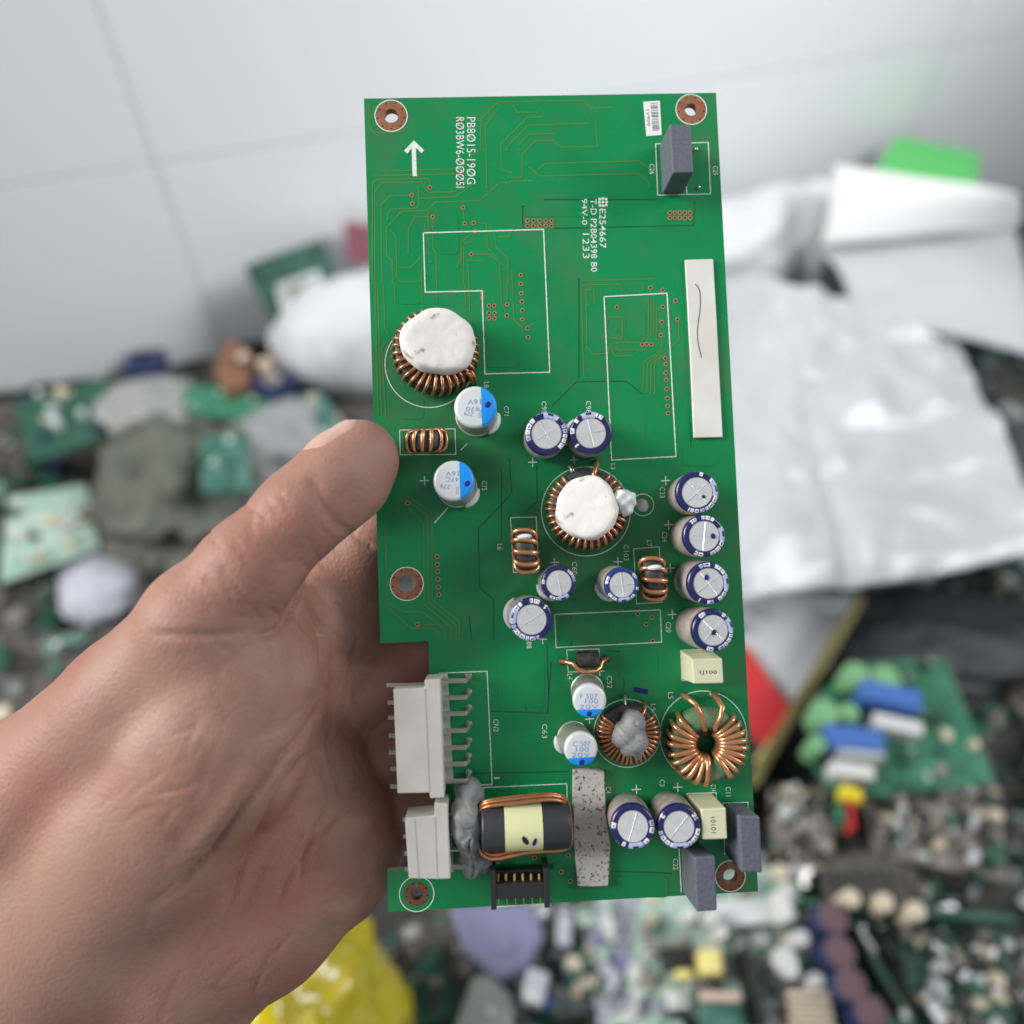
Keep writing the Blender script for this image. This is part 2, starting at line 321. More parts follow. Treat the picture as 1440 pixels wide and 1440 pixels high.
# ---- traces
def zc(x0, y0, s): return lambda L: [b2(x0 + s * x, y0 + s * y) for x, y in L]
Z1 = zc(500, 120, .19444); Z2 = zc(740, 120, .20833); Z3 = zc(500, 380, .19444); Z4 = zc(760, 360, .19444); Z5 = zc(500, 620, .19444); Z8 = zc(690, 760, .16667)
TR = [(Z1, L) for L in [
 [(180,622),(710,605),(905,462),(905,250),(1030,122),(1440,110)], [(140,655),(715,640),(800,575)], [(120,1440),(122,710),(150,683),(520,675),(540,700),(540,735)],
 [(140,1440),(138,770),(190,705),(480,700),(500,745),(525,775),(720,772),(800,700)], [(190,1440),(183,865),(255,797),(405,795)], [(455,745),(460,870),(440,890),(260,895),(232,930),(230,965)],
 [(270,1440),(265,1270),(225,1230),(222,1030),(335,912),(515,905),(580,845),(900,835),(1040,705),(1280,690)], [(460,818),(720,808),(850,715)], [(525,1230),(525,910)], [(560,960),(560,1180),(580,1210),(585,1440)],
 [(500,990),(500,1300),(475,1340),(478,1440)], [(380,1205),(385,1030),(430,955),(550,950)], [(258,1055),(290,1090),(300,1400),(320,1420),(470,1418)], [(335,1318),(400,1315),(480,1235)],
 [(950,750),(938,290),(1025,185)], [(1140,150),(1170,195),(1320,195)], [(1095,465),(1100,440),(1250,290),(1440,285)], [(1140,640),(1055,610),(1050,430),(1240,235),(1360,230)], [(1185,430),(1255,355),(1440,350)],
 [(1200,640),(1205,500),(1300,405),(1440,400)], [(1240,578),(1330,655),(1440,658)], [(1325,605),(1370,570),(1440,565)], [(1105,665),(1200,665),(1210,640)], [(870,995),(945,998),(955,1170),(1040,1280),(1050,1440)],
 [(1005,1080),(1015,1170),(1100,1250),(1105,1440)], [(870,1055),(765,1135),(765,1300)], [(850,1133),(790,1140),(780,1160),(780,1440)], [(840,1222),(970,1222),(1068,1300)], [(800,1268),(920,1268)], [(815,1310),(818,1440)],
 [(1145,1020),(1110,1095),(1035,1098)], [(408,797),(412,857)], [(776,883),(790,1000)], [(735,1310),(770,1230)], [(95,130),(95,300),(130,345),(340,340),(375,300)]]]
TR += [(Z2, L) for L in [[(192,106),(390,104),(438,160),(435,210)], [(440,155),(590,150)], [(192,264),(430,258)], 
 [(190,382),(235,418),(480,412),(468,240)], [(192,526),(760,512),(840,570)], [(192,610),(760,598),(830,660),(835,690)]]]
TR += [(Z3, L) for L in [[(140,100),(165,1040)], [(158,100),(187,1040)], [(200,100),(212,420),(240,460)], [(278,100),(285,240)], [(478,100),(480,240)], [(585,100),(588,240)], [(790,100),(795,260)], [(820,100),(825,300)],
 [(1050,100),(1055,240),(1090,300)], [(1095,100),(1095,240)], [(1130,0),(1145,360),(1200,410),(1210,470)], [(260,490),(190,560),(220,1060)], [(1250,400),(1290,392)]]]
TR += [(Z4, L) for L in [[(590,270),(585,230),(560,205),(310,210),(295,240),(312,870)], [(330,240),(335,660),(380,710),(490,705),(497,650)], [(300,180),(830,165)], [(320,243),(385,245),(390,350)],
 [(720,625),(530,628),(515,650),(520,700),(545,725),(670,722)], [(780,680),(560,680),(545,655)], [(780,300),(780,540),(705,615)], [(800,300),(800,545),(730,615)], [(817,300),(820,550),(760,615)], [(840,610),(840,390),(870,370)],
 [(875,580),(875,680),(745,770),(740,960)], [(905,675),(775,775),(770,990)], [(930,680),(800,780),(795,1000)], [(1000,470),(1000,610),(940,670),(825,780),(825,1000)], [(480,500),(485,450),(580,440),(592,470),(592,600),(450,590),(445,635)], [(880,490),(890,530)]]]
TR += [(Z5, L) for L in [[(380,400),(550,520),(555,1150),(750,1310),(750,1440)], [(350,410),(520,535),(525,1165),(725,1330),(725,1440)], [(320,415),(487,590),(493,1180),(690,1345),(690,1440)],
 [(230,1180),(345,1235),(480,1235),(640,1360),(650,1440)], [(215,1190),(400,1355),(560,1355),(610,1400),(612,1440)], [(210,540),(228,1180)], [(470,1330),(570,1328)]]]
for i_, (Z, L) in enumerate(TR): part('trace', ribbon(Z(L), 0.26, -0.01, 0.030 + .0002 * i_), M['trace'])
SEAM = [(Z2, L) for L in [[(120,770),(880,770)], [(190,965),(1130,945),(1140,780)]]] + [(Z4, L) for L in [[(80,1090),(260,910),(620,905),(740,1000)], [(278,160),(278,880)], [(1085,1200),(1090,1440)]]]
SEAM += [(Z5, L) for L in [[(1110,120),(1130,380),(890,635),(895,1060),(1000,1150),(1000,1440)], [(1310,180),(1315,440),(1220,520)], [(820,1260),(840,1440)]]]
SEAM += [(Z8, L) for L in [[(290,880),(300,1440)], [(475,880),(490,1300)], [(680,640),(680,900)], [(1070,620),(1065,880)], [(1125,1240),(1125,940),(980,930)]]]
SEAM += [(lambda L: [b2(*p) for p in L], L) for L in [[(705, 660), (705, 760)], [(800, 1085), (640, 1088)], [(690, 1000), (770, 1003), (775, 930)], [(862, 1225), (945, 1228)], [(735, 320), (735, 290), (830, 285)]]]
for Z, L in SEAM: part('pour_gap', ribbon(Z(L), 0.22, -0.01, 0.02), M['seam'])
def rrect(a, b, c, d, z, r=1.0):
    q = []
    P = [np.array(b2(*v)) for v in (a, b, c, d)]
    for i in range(4):
        p0, p1, p2 = P[i - 1], P[i], P[(i + 1) % 4]; u = (p0 - p1) / np.linalg.norm(p0 - p1); v = (p2 - p1) / np.linalg.norm(p2 - p1)
        for t in (0, .33, .67, 1): q.append(p1 + u * r * (1 - t) ** 2 + v * r * t ** 2)
    return q[::-1]
for (x0, y0, x1, y1) in [(616, 302, 645, 358), (684, 474, 726, 517), (730, 480, 766, 520), (560, 396, 592, 428), (881, 397, 908, 412), (881, 436, 908, 478), (862, 594, 908, 646), (739, 284, 830, 305), (700, 905, 765, 995), (786, 870, 846, 902), (856, 866, 905, 900), (866, 1232, 940, 1262), (870, 915, 925, 955), (650, 640, 695, 720), (960, 630, 1010, 655), (560, 560, 596, 590), (700, 1215, 780, 1222)]:
    part('copper_pour', prism(rrect((x0, y0), (x1, y0), (x1, y1), (x0, y1), 0)[::-1], -0.01, 0.05), M['mask'])
# ---- vias
V = [(604.6,263.9),(579,274.5),(580,286.6),(608.5,305),(651,291.7),(653.6,314.4),(666,313.5),(669,325.5),(663,357.6),(732.3,386.8),(732.4,399.4),(733,412.7),(734,424.3),(734.5,436.8),(734.5,449),(742,461.7),(742.6,474.3),(678.3,411),(678.3,419),
 (687.6,430),(695,430),(687.6,440.3),(695.4,440.3),(687.6,447.7),(695.4,447.7),(713,428),(713,443.8),(914.6,404.7),(932,408),(867.3,432),(950,423),(932,431.5),(952.5,449.4),(930.5,453.3),(929.5,471.2),(902.9,484.4),(909.7,484),(916,484.4),
 (935.5,503.9),(936.3,512.2),(936.3,524.3),(937,534.4),(937.7,547),(938.5,560.2),(938.9,571),(939.6,581.2),(614.7,782.4),(615,794),(615.7,803.7),(616,814.4),(616.6,825.5),(617,836.2),(587,878),(573.5,707.5),(916.7,868),(908.7,878),(896.7,863),(918,901),(789,1226),(802,1239),(751.7,1206),(799,1203)]
V += [(x, y) for x in (741.7,750,758.8,767.4,775.7) for y in (310.5,317.7)] + [(x, y) for x in (942,949,955.8,963,970.4) for y in (299.2,306.5)]
via_ring = via_in = None
for x, y in V:
    p = b2(x, y)
    if via_ring is None:
        o = part('via', ring_lathe([(0.2, 0.0), (0.46, 0.0), (0.44, 0.06), (0.2, 0.06)], 16), M['copper_via']); i_ = part('via_hole', lathe([(0.22, 0.0), (0.22, 0.062)], 12), M['hole'], o); via_ring, via_in = o.data, i_.data
    else:
        o = bpy.data.objects.new('via', via_ring); COL.objects.link(o); o.parent = board; i_ = bpy.data.objects.new('via_hole', via_in); COL.objects.link(i_); i_.parent = o
    o.location = (p[0] * MM, p[1] * MM, 0)
# trace-end pads
for Z, L in [(Z1, [(180,620),(140,655),(538,738),(455,742),(230,970),(258,1052),(380,1208),(335,1318),(1025,185),(1140,152),(1095,468),(1185,430),(1240,578),(1325,605),(1105,665),(1145,1018),(735,1312),(815,1308),(540,1275)]), (Z4, [(318,880),(310,182),(950,222),(545,535),(350,350)]), (Z2, [(485,412),(835,690)])]:
    for p in Z(L): o = part('test_pad', lathe([(0.38, -0.01), (0.38, 0.045)], 14), M['pour'], None, 30); o.location = (p[0] * MM, p[1] * MM, 0)
# ---- silkscreen
def sline(L, wd=0.2, closed=False):
    pts = [b2(*p) for p in L]
    if closed: pts.append(pts[0])
    return part('printed_outline', ribbon(pts, wd, -0.01, 0.066), M['silk'])
sline([(595.3,327.6),(764.4,322.8),(773,523.5),(681.8,525.8),(678,409),(598,411)], 0.22, True)
sline([(849.5,417.3),(938,412.5),(950.5,642),(860,647)], 0.22, True)
def scirc(cx, cy, r, a0=0, a1=360):
    c = b2(cx, cy); n = 60; R = r / PXM
    if a1 - a0 >= 360: return ring_obj('printed_ring', c, R + 0.09, R - 0.09, -0.01, 0.066, M['silk'], board, 72)
    part('printed_ring', ribbon([(c[0] + R * math.cos(math.radians(a0 + (a1 - a0) * k / n)), c[1] + R * math.sin(math.radians(a0 + (a1 - a0) * k / n))) for k in range(n + 1)], 0.18, -0.01, 0.066), M['silk'])
scirc(603.5, 512, 61.5); scirc(824, 719, 62.5); scirc(882, 1031, 46.5); scirc(989, 1034, 61)
sline([(562,605),(640,603),(641,639),(563,639.5)], .17, True); sline([(718,728),(754,727),(757.5,804),(722,805)], .17, True); sline([(891,771.7),(927,769),(931,847),(895,849)], .17, True)
sline([(779.8,864),(928.5,857.5),(930.5,903),(782,910.5)], .19, True); sline([(797,914),(842.5,912.5),(843.5,944),(799,945)], .17, True)
sline([(617,946.5),(685,944),(692,1103),(640,1106)], .2); sline([(680,1130),(680,1107.5),(797,1102),(800,1180)], .19)
sline([(692,1223),(765,1219)], .25); sline([(697.5,1275),(765.4,1271)], .25)
sline([(922,202.5),(996,200.5),(999,272.8),(925,274.6)], .17, True); sline([(966, 274), (965, 262)], .17)
sline([(957,914.5),(1001,912.5),(1003,955),(959,957)], .16, True); sline([(966,1116),(1007,1114.5),(1009,1165),(968,1167)], .16, True); sline([(1016.7,1129.5),(1051.7,1128),(1054,1200),(1019,1201)], .16, True); sline([(955,1193),(958,1254.5)], .2)
sline([(611,735),(630,714)], .22); sline([(648, 633), (657, 624)], .18)
FONTMESH = {}
def text(s, cx, cy, length, height, rot=-90, h=0.0, m='silk', parent=None, frame=None, name='printed_text', z=0.06, spacing=1.05, bold=0.0, local=None):
    """flat lettering centred on a picture point of the plane h; length and height in picture pixels"""
    fc = bpy.data.curves.new(name, 'FONT'); fc.body = s; fc.size = 1; fc.align_x = 'CENTER'; fc.align_y = 'CENTER'; fc.space_character = spacing; fc.resolution_u = 3; fc.offset = bold
    t = bpy.data.objects.new('tmp', fc); COL.objects.link(t); bpy.context.view_layer.update()
    me = bpy.data.meshes.new_from_object(t.evaluated_get(bpy.context.evaluated_depsgraph_get())); bpy.data.objects.remove(t)
    co = np.array([v.co for v in me.vertices]); lo, hi = co.min(0), co.max(0); c = (lo + hi) / 2
    k = 1.0 / PXM * (1 - h / 150.0)
    sx = length * k / max(hi[0] - lo[0], 1e-6); sy = height * k / max(hi[1] - lo[1], 1e-6)
    me.transform(Matrix.Translation((-c[0], -c[1], 0))); me.transform(Matrix.Diagonal((sx * MM, sy * MM, 1, 1))); me.transform(Matrix.Rotation(math.radians(rot - 2), 4, 'Z'))
    me.materials.clear(); me.materials.append(M[m]); me.name = name
    p = B(cx, cy, h); o = bpy.data.objects.new(name, me); COL.objects.link(o); o.parent = parent or board
    loc = Vector((p[0], p[1], p[2] + z)) * MM
    if frame is not None: o.matrix_parent_inverse = frame.inverted()
    o.location = loc
    if local is not None:
        q = local[0].inverted() @ loc; o.matrix_parent_inverse = Matrix(); o.location = (q.x, q.y, (local[1] + .02) * MM)
    return o
text('PB8Ø15-19ØG', 662.5, 212, 98, 12.5); text('RØ3BW6-ØØØ5I', 647, 214.5, 103, 12)
text('E254667', 847.5, 321.5, 57, 9.5, bold=.008); text('T-D P2B04398 B0', 835, 331, 106, 9, bold=.008); text('94V-0', 822, 298, 38, 8); text('1233', 824, 346, 36, 9.5)
for s, x, y, L in [('C26',917,238,15),('C25',1006,240,13),('C71',712,578,13),('C75',681,683,13),('C99',765,573,17),('C98',827.5,572.5,17),('C103',880.5,777,22),('C60',808,799,18),('L6',703,769,8),('L7',913,764,8),('C23',931.5,692.5,15),('C24',934.5,755,14),('C20',940,882,14),
                   ('CN2',697.5,1020,17),('1',699,1094,2.6),('C63',766,1028,19),('C52',857,959,17),('L4',801.5,951.5,8),('L5',943,978,9),('L9',918.5,994.5,9),('88',744,907,9),('C3',931,1101,9),('C22',950,1215,15),('C14',1003,1108,9),('C11',1024,1113,13),('L8',684,541,8),('C4',855.5,1111,9),('J3',700,1211,7)]:
    text(s, x, y, L, 7.2, bold=.004)
text('L3', 862, 656, 8, 6)
def plus(x, y, s=13):
    p = b2(x, y); q = s / 2 / PXM; o = part('printed_plus', ([(-q,-.11,0),(q,-.11,0),(q,.11,0),(-q,.11,0),(-.11,.112,0),(.11,.112,0),(.11,q,0),(-.11,q,0),(-.11,-q,0),(.11,-q,0),(.11,-.112,0),(-.11,-.112,0)], [(0,1,2,3),(4,5,6,7),(8,9,10,11)]), M['silk']); o.location = (p[0]*MM, p[1]*MM, .06*MM)
for x, y in [(749,650),(807,647),(936,676),(940,738),(942.5,799),(945.5,864),(779.5,791),(869,790),(763,899),(597,676),(895,1110),(953,1107),(843,944),(829,1011)]: plus(x, y)
ax_, ay_ = b2(583, 224)
part('printed_arrow', prism([(-.5,-3.4),(.35,-3.4),(.35,2.3),(1.4,1.2),(1.95,1.75),(0,3.75),(-2.0,1.75),(-1.4,1.15),(-.5,2.2)], -.01, .066), M['silk']).location = (ax_*MM, ay_*MM, 0)
lx, ly = b2(848, 284.5); lg = []
for a, b in [(-.62,.62),(.62,.62),(-.62,-.62),(.62,-.62),(0,.72),(0,-.72),(.72,0),(-.72,0),(0,0)]:
    o = part('printed_emblem', lathe([(.30, -.01), (.30, .066)], 8), M['silk']); o.location = ((lx+a)*MM, (ly+b)*MM, 0)

# ---- component frames
def frame(base, top, h, roll=0):
    """local frame standing on the board: origin at the base, z towards the top centre"""
    a = Vector(B(*base, 0)); b = Vector(B(*top, h)); z = (b - a); L = z.length; z.normalize()
    x = Vector((1, 0, 0)); x = (x - z * x.dot(z)).normalized(); y = z.cross(x)
    m = Matrix(((x.x, y.x, z.x, a.x * MM), (x.y, y.y, z.y, a.y * MM), (x.z, y.z, z.z, a.z * MM), (0, 0, 0, 1)))
    return m @ Matrix.Rotation(math.radians(roll), 4, 'Z'), L
def comp(name, vf, m, fr, smooth=40, mi=None, label=None):
    o = obj(name, *scl(vf), m, board, smooth, mi); o.matrix_local = fr
    if label: o['label'] = label
    return o
def sub(name, vf, m, parent, smooth=40, mi=None): return obj(name, *scl(vf), m, parent, smooth, mi)

# ---- blue electrolytic capacitors
def electrolytic(base, top, r, h, disc_r, stripe, rot, dot=None, sleeve='sleeve', glue=None, label=None, seed=0):
    rng = random.Random(seed + 3); fr, L = frame(base, top, h)
    n = 108; prof = [(r*.95, 0.05), (r, .35), (r, L*.35), (r, L*.72), (r, L-1.0), (r*.985, L-.45), (r*.955, L-.18), (r*.90, L-.03), (r*.84, L), (disc_r+.28, L), (disc_r+.06, L-.04), (disc_r, L-.22)]
    V_, F_ = lathe(prof, n); nr = len(prof) - 1; mi = []
    pat = {}
    a = 0
    while a < n:                                  # printed characters round the rim: each a few segments wide
        wdt = rng.choice([4, 5, 6, 7]); kind = rng.random()
        for q in range(wdt):
            for i in range(6, 9):
                on = kind < .62 and q < wdt - 1 and (q in (0, wdt - 2) or i in (6, 8) or rng.random() < .3)
                pat[((a + q) % n, i)] = on
        a += wdt
    for i in range(nr):
        for k in range(n):
            ang = (k + .5) / n * 360; d = abs((ang - stripe + 180) % 360 - 180)
            side = i <= 3
            ps = ((ang - stripe - 90) % 360)
            if side: mm_ = 4
            elif i < 10 and d < 22: mm_ = 1 if not (abs(d) < 9 and i in (6, 7)) else 0
            elif pat.get((k, i)) and d < 130: mm_ = 2 if (k // 9) % 3 else 1
            elif i < 6 and d < 60 and rng.random() < .25: mm_ = 1
            else: mm_ = 0
            mi.append(mm_)
    mi += [4, 3]
    c = comp('electrolytic_capacitor', (V_, F_), [M[sleeve], M['sleeve_l'], M['sleeve_w'], M['alu'], M['sleeve_side']], fr, 50, mi, label)
    dv, df = [], []                               # pressed lid: four facets meeting at the score lines, each with its own slight tilt
    for q in range(4):
        b0 = len(dv); tl = rng.uniform(-.22, .22); t2 = rng.uniform(-.10, .04); dv.append((0, 0, L - .10))
        for k in range(9):
            a = math.radians(rot + 90 * q + 90 * k / 8); g = 2 * math.pi * (k / 8) ; dv.append((disc_r * .985 * math.cos(a), disc_r * .985 * math.sin(a), L - .06 + tl * (k / 8 - .5) + t2 * math.sin(math.pi * k / 8)))
        df += [(b0, b0 + k, b0 + k + 1) for k in range(1, 9)]
    sub('vent_disc', (dv, df), M['alu'], c, 12)
    for q, lw in ((0, .07), (1, .045)):
        a = math.radians(rot + 90 * q); u = np.array([math.cos(a), math.sin(a)]) * disc_r * .93
        sub('score_line', tube([(*(-u), L-.04), (0, 0, L-.075), (*u, L-.04)], lw, 6), M['score'], c)
    if dot:
        dx, dy, dr, ink = dot; o = sub('ink_dot', lathe([(dr, L-.05), (dr*.9, L-.012)], 14, lambda a, i: 1 + .12 * math.sin(2 * a + seed) + .08 * math.sin(5 * a)), M[ink], c); o.location = (dx*MM, dy*MM, .00004)
    if glue is not None:
        rg = r * 1.02; pts = [(rg * math.cos(math.radians(glue + t)), rg * math.sin(math.radians(glue + t)), .5 + .25 * math.sin(t)) for t in range(-45, 50, 9)]
        sub('glue_bead', tube(pts, [.2 + .55 * math.sin(math.pi * (i + .5) / len(pts)) for i in range(len(pts))], 8), M['glue'], c, 180)
    return c
electrolytic((764,618),(768.5,610),3.95,10.5,2.72,75,28,None,'sleeve',None,'blue capacitor above the larger white topped coil',1)
electrolytic((825,617),(831,609),3.95,10.5,2.72,95,102,None,'sleeve',150,None,2)
electrolytic((966.5,697),(980.5,692.5),3.9,10.5,2.75,10,40,(1.1,-.8,.32,'ink_black'),'sleeve',None,None,3)
electrolytic((970,754),(990.5,754),3.9,10.5,2.75,5,82,(1.6,-.05,.48,'ink'),'sleeve',None,None,4)
electrolytic((974,816),(996.5,820.5),3.9,10.5,2.75,5,35,(-.3,1.1,.5,'ink'),'sleeve',None,None,5)
electrolytic((977,880),(1003,886.5),3.9,10.5,2.75,15,45,(0.1,-.35,.5,'ink_black'),'sleeve',None,None,6)
electrolytic((779,817.5),(786,820),3.2,9.5,2.3,-75,100,None,'sleeve',-125,None,7)
electrolytic((861,818),(875,822.5),3.2,10.0,2.3,-85,95,None,'sleeve_c',-130,None,8)
electrolytic((742,864.5),(747.5,871.5),3.95,10,2.7,165,30,None,'sleeve',170,None,9)
electrolytic((882,1144),(890,1162.5),3.95,9.8,2.72,-85,70,None,'sleeve',None,None,10)
electrolytic((941,1141),(955,1163),3.95,9.8,2.72,-90,48,None,'sleeve',None,None,11)
# ---- silver polymer capacitors with a blue segment
def polymer(base, top, r, h, chord_dir, chord, txts, dot, glue=None):
    fr, L = frame(base, top, h)
    prof = [(r*1.02, .05), (r*1.02, .35), (r*.93, .5), (r*.93, .75), (r*.985, .95), (r*.985, L-.9), (r*.97, L-.45), (r*.92, L-.15), (r*.85, L-.03), (r*.80, L)]
    n = 72; V_, F_ = lathe(prof, n); mi = [0 if i < 5 else 1 for i in range(len(prof) - 1) for k in range(n)] + [0, 1]
    c = comp('polymer_capacitor', (V_, F_), [M['can_side'], M['can_white']], fr, 60, mi)
    a0 = math.radians(chord_dir); half = math.acos(chord); R_ = r * .93; pts = [(R_ * math.cos(a0 + t), R_ * math.sin(a0 + t)) for t in np.linspace(-half, half, 24)]
    rim = [(r * .99 * math.cos(a0 + t), r * .99 * math.sin(a0 + t), L - .42) for t in np.linspace(-half, half, 24)]
    mid = [(r * .935 * math.cos(a0 + t), r * .935 * math.sin(a0 + t), L - .115) for t in np.linspace(-half, half, 24)]; top_ = [(r * .845 * math.cos(a0 + t), r * .845 * math.sin(a0 + t), L + .015) for t in np.linspace(-half, half, 24)]
    vv = rim + mid + top_; ff = [(i, i+1, 24+i+1, 24+i) for i in range(23)] + [(24+i, 24+i+1, 48+i+1, 48+i) for i in range(23)] + [tuple(48 + i for i in range(24))]
    sub('colour_segment', (vv, ff), M['cyan'], c, 180)
    dx, dy, dr = dot; o = sub('ink_dot', lathe([(dr, L), (dr*.9, L+.03)], 16, lambda a, i: 1 + .12 * math.sin(2 * a) + .1 * math.sin(5 * a + 1)), M['ink'], c); o.location = (dx*MM, dy*MM, 0)
    for s, x, y, ln, hh, rt in txts:
        text(s, x, y, ln, hh, rt, h, 'print_blue', c, local=(fr, L))
    if glue is not None:
        pts = [(r * 1.05 * math.cos(math.radians(glue + t)), r * 1.05 * math.sin(math.radians(glue + t)), .6) for t in range(-30, 35, 8)]
        sub('glue_bead', tube(pts, [.25 + .55 * math.sin(math.pi * (i + .5) / len(pts)) for i in range(len(pts))], 8), M['glue'], c, 180)
polymer((670,585),(668.5,572),3.95,9.0,0,.33,[('16V',667,565,18,7,180),('470',665,575,19,7,180),('279',659,582,13,6,170),('mo',675,582,12,4.5,-90)],(2.3,.3,.62),-30)
polymer((643,686),(637.5,675.5),3.8,9.0,0,.36,[('16V',636,666,18,6.5,180),('47C',636,674,19,6.5,180),('279',626,684,14,6,170),('mo',643,690,10,4,-90)],(2.5,-.7,.58),-40)
polymer((826,970),(829,985.5),3.1,9.0,-90,.58,[('F 507',828,979,24,7,0),('100',832,986,18,6.5,0),('20V',828,994,26,6,0)],(-.1,-2.3,.5))
polymer((806,1037),(817.5,1053.5),3.1,9.0,-90,.55,[('C 507',818,1046,24,7,0),('100',819,1054,18,6.5,0),('20V',817,1061.5,26,6,0)],(0,-2.3,.55),200)
# ---- box film capacitors
def filmbox(base4, top4, h, m, bev, txt=None, label=None):
    bt = [B(x, y, 0.15) for x, y in base4]; tp = [B(x, y, h) for x, y in top4]
    o = part('film_capacitor', hexa([tuple(p) for p in bt], [tuple(p) for p in tp]), M[m]); bevel(o, bev * MM, 2)
    if label: o['label'] = label
    if txt: text(txt[0], txt[1], txt[2], txt[3], txt[4], txt[5], h, 'print_dark', o, z=.03)
    return o
filmbox([(931,273.5),(961,272.5),(957,203),(927,204)],[(946,243.5),(975.5,242.5),(971.5,175.5),(941.5,174)],9.2,'greybox',.3,None,'dark grey box capacitor under the upper right hole')
filmbox([(959.5,1254),(987,1253),(984.5,1185),(957.5,1186)],[(979.7,1282.5),(1008.7,1281),(1006,1204),(976.7,1205)],10,'greybox',.3,None,'dark grey box capacitor overhanging the lower board edge')
filmbox([(1020,1202),(1046,1201),(1043,1128),(1016.5,1129)],[(1042.5,1227.5),(1072.5,1227.5),(1069,1148.5),(1039,1147)],10,'greybox',.35,None,'dark grey box capacitor at the lower right corner')
filmbox([(959,955.5),(1001,954),(998,913),(956.5,914.5)],[(975.7,961.8),(1018,961),(1016,925.7),(973,927)],7.5,'creambox',.25,('1J100',996,946,24,6.5,0),'cream box capacitor above the green coil')
filmbox([(968,1158),(1003,1157),(1001,1115),(967,1117)],[(988,1181),(1023,1180),(1021,1136),(986,1137.5)],9.5,'creambox',.25,('10101',1003,1160,22,6.5,-88),'cream box capacitor below the green coil')
for x, y in [(979,210.5),(982,264)]: part('solder_joint', lathe([(.42, 0), (.36, .35), (.2, .55)], 12), M['solder'], None, 60).location = tuple(B(x, y, 0) * MM)
# ---- toroid coils
def winding(Ri, Ro, z0, z1, wr, n, a0, a1, jit=.02, rng=random.Random(1), ends=(), e=.55):
    pts = []; per = 22; Rm, A = (Ri + Ro) / 2, (Ro - Ri) / 2 + wr; Zm, Bz = (z0 + z1) / 2, (z1 - z0) / 2 + wr
    for i in range(n * per + 1):
        ph = 2 * math.pi * i / per - math.pi / 2; a = a0 + (a1 - a0) * i / (n * per)
        t = i // per; rng2 = random.Random(t * 7 + n); a += (rng2.random() - .5) * jit
        c, s = math.cos(ph), math.sin(ph)
        r = Rm + A * math.copysign(abs(c) ** e, c); z = Zm + Bz * math.copysign(abs(s) ** e, s)
        pts.append((r * math.cos(a), r * math.sin(a), z))
    P = np.array(pts); P[1:-1] = (P[:-2] + P[2:] + 2 * P[1:-1]) / 4
    pts = [tuple(p) for p in P]
    if ends:
        pts = list(ends[0]) + pts + list(ends[1])
    return tube(pts, wr, 8)
def toroid(base, top, h, Ri, Ro, z0, z1, wr, n, a0, a1, core, wm, label, jit=.03):
    fr, L = frame(base, top, h)
    e = .35; prof = [(Ri, z0 + e), (Ri + e, z0), (Ro - e, z0), (Ro, z0 + e), (Ro, z1 - e), (Ro - e, z1), (Ri + e, z1), (Ri, z1 - e)]
    c = comp('toroid_coil', ring_lathe(prof, 64), M[core], fr, 60, None, label)
    sub('winding', winding(Ri, Ro, z0, z1, wr, n, math.radians(a0), math.radians(a1), jit), M[wm], c, 180)
    return c, fr, L
def sdf_part(name, fn, lo, hi, step, m, parent, fr=None):
    V_, F_ = surface_net(fn, lo, hi, step); o = obj(name, V_ * MM, F_, M[m], parent, 180); fix_normals(o); return o
def wob(p, s, a, seed=0): return a * mnoise.noise(Vector((p[0] * s + seed, p[1] * s, p[2] * s)))
def chalk_cap(parent, c, r, z0, z1, seed, top_scale=.9, ell=1.0):
    rng = random.Random(seed)
    def wb(a, i): return 1 + .035 * math.sin(2 * a + seed) + .025 * math.sin(3 * a + 2 * seed) + .018 * math.sin(5 * a + seed * 3) + .012 * math.sin(9 * a + i)
    dz = z1 - z0
    prof = [(r*.93, z0), (r*1.0, z0 + dz*.3), (r*1.0, z0 + dz*.6), (r*.975, z0 + dz*.82), (r*.93, z0 + dz*.95), (r*.86, z1), (r*.7, z1+.05), (r*.45, z1+.02), (r*.2, z1-.03)]
    v, f = lathe(prof, 96, wb); v = [(c[0] + x, c[1] + y * ell, z + .13 * mnoise.noise(Vector((x * .6 + seed, y * .6, z)))) for x, y, z in v]
    return sub('white_compound', (v, f), M['chalk'], parent, 70)
t1, fr, L = toroid((611,502),(616,484),8,4.2,7.75,.5,5.4,.34,30,60,395,'core_black','wire','copper coil under a white compound disc near the thumb')
chalk_cap(t1, (.25,.85), 6.8, 4.4, 8.6, 2, ell=.93)
pts = [B(662,522,5.5), B(667,530,4.5), B(669,537,2.5), B(668,539,.3)]; part('coil_lead', tube(pts, .38, 8), M['wire'], None, 180)
part('coil_lead', tube([B(655,524,6.2), B(660,526,6.0), B(664,536,4), B(665,541,.3)], .36, 8), M['wire'], None, 180)
t2, fr, L = toroid((825,718),(826,712),8,4.0,7.3,.6,5.4,.34,28,122,418,'core_black','wire','copper coil with a white compound disc below the two blue capacitors')
chalk_cap(t2, (-.1,-.2), 5.95, 4.6, 8.6, 5, ell=.97)
part('coil_lead', tube([B(838,648,.3), B(839,648,3), B(839.5,652,5.8), B(836,664,6.9), B(834,676,7)], .45, 10), M['wire'], None, 180)
part('coil_lead', tube([B(800,655,.3), B(803,657,2.2), B(806,665,3)], .45, 8), M['tin'], None, 180)
nodes = [(B(872,700,7.0), 1.6), (B(882,702,6.3), 1.5), (B(880,716,6.3), 1.3)]
sdf_part('glue_blob', lambda P: chain_sdf(P, nodes, 1.0) + .25 * np.sin(P[:, 0] * 2.1) * np.sin(P[:, 1] * 2.7), np.min([n_[0] for n_ in nodes], 0) - 2.5, np.max([n_[0] for n_ in nodes], 0) + 2.5, .3, 'glue', board)
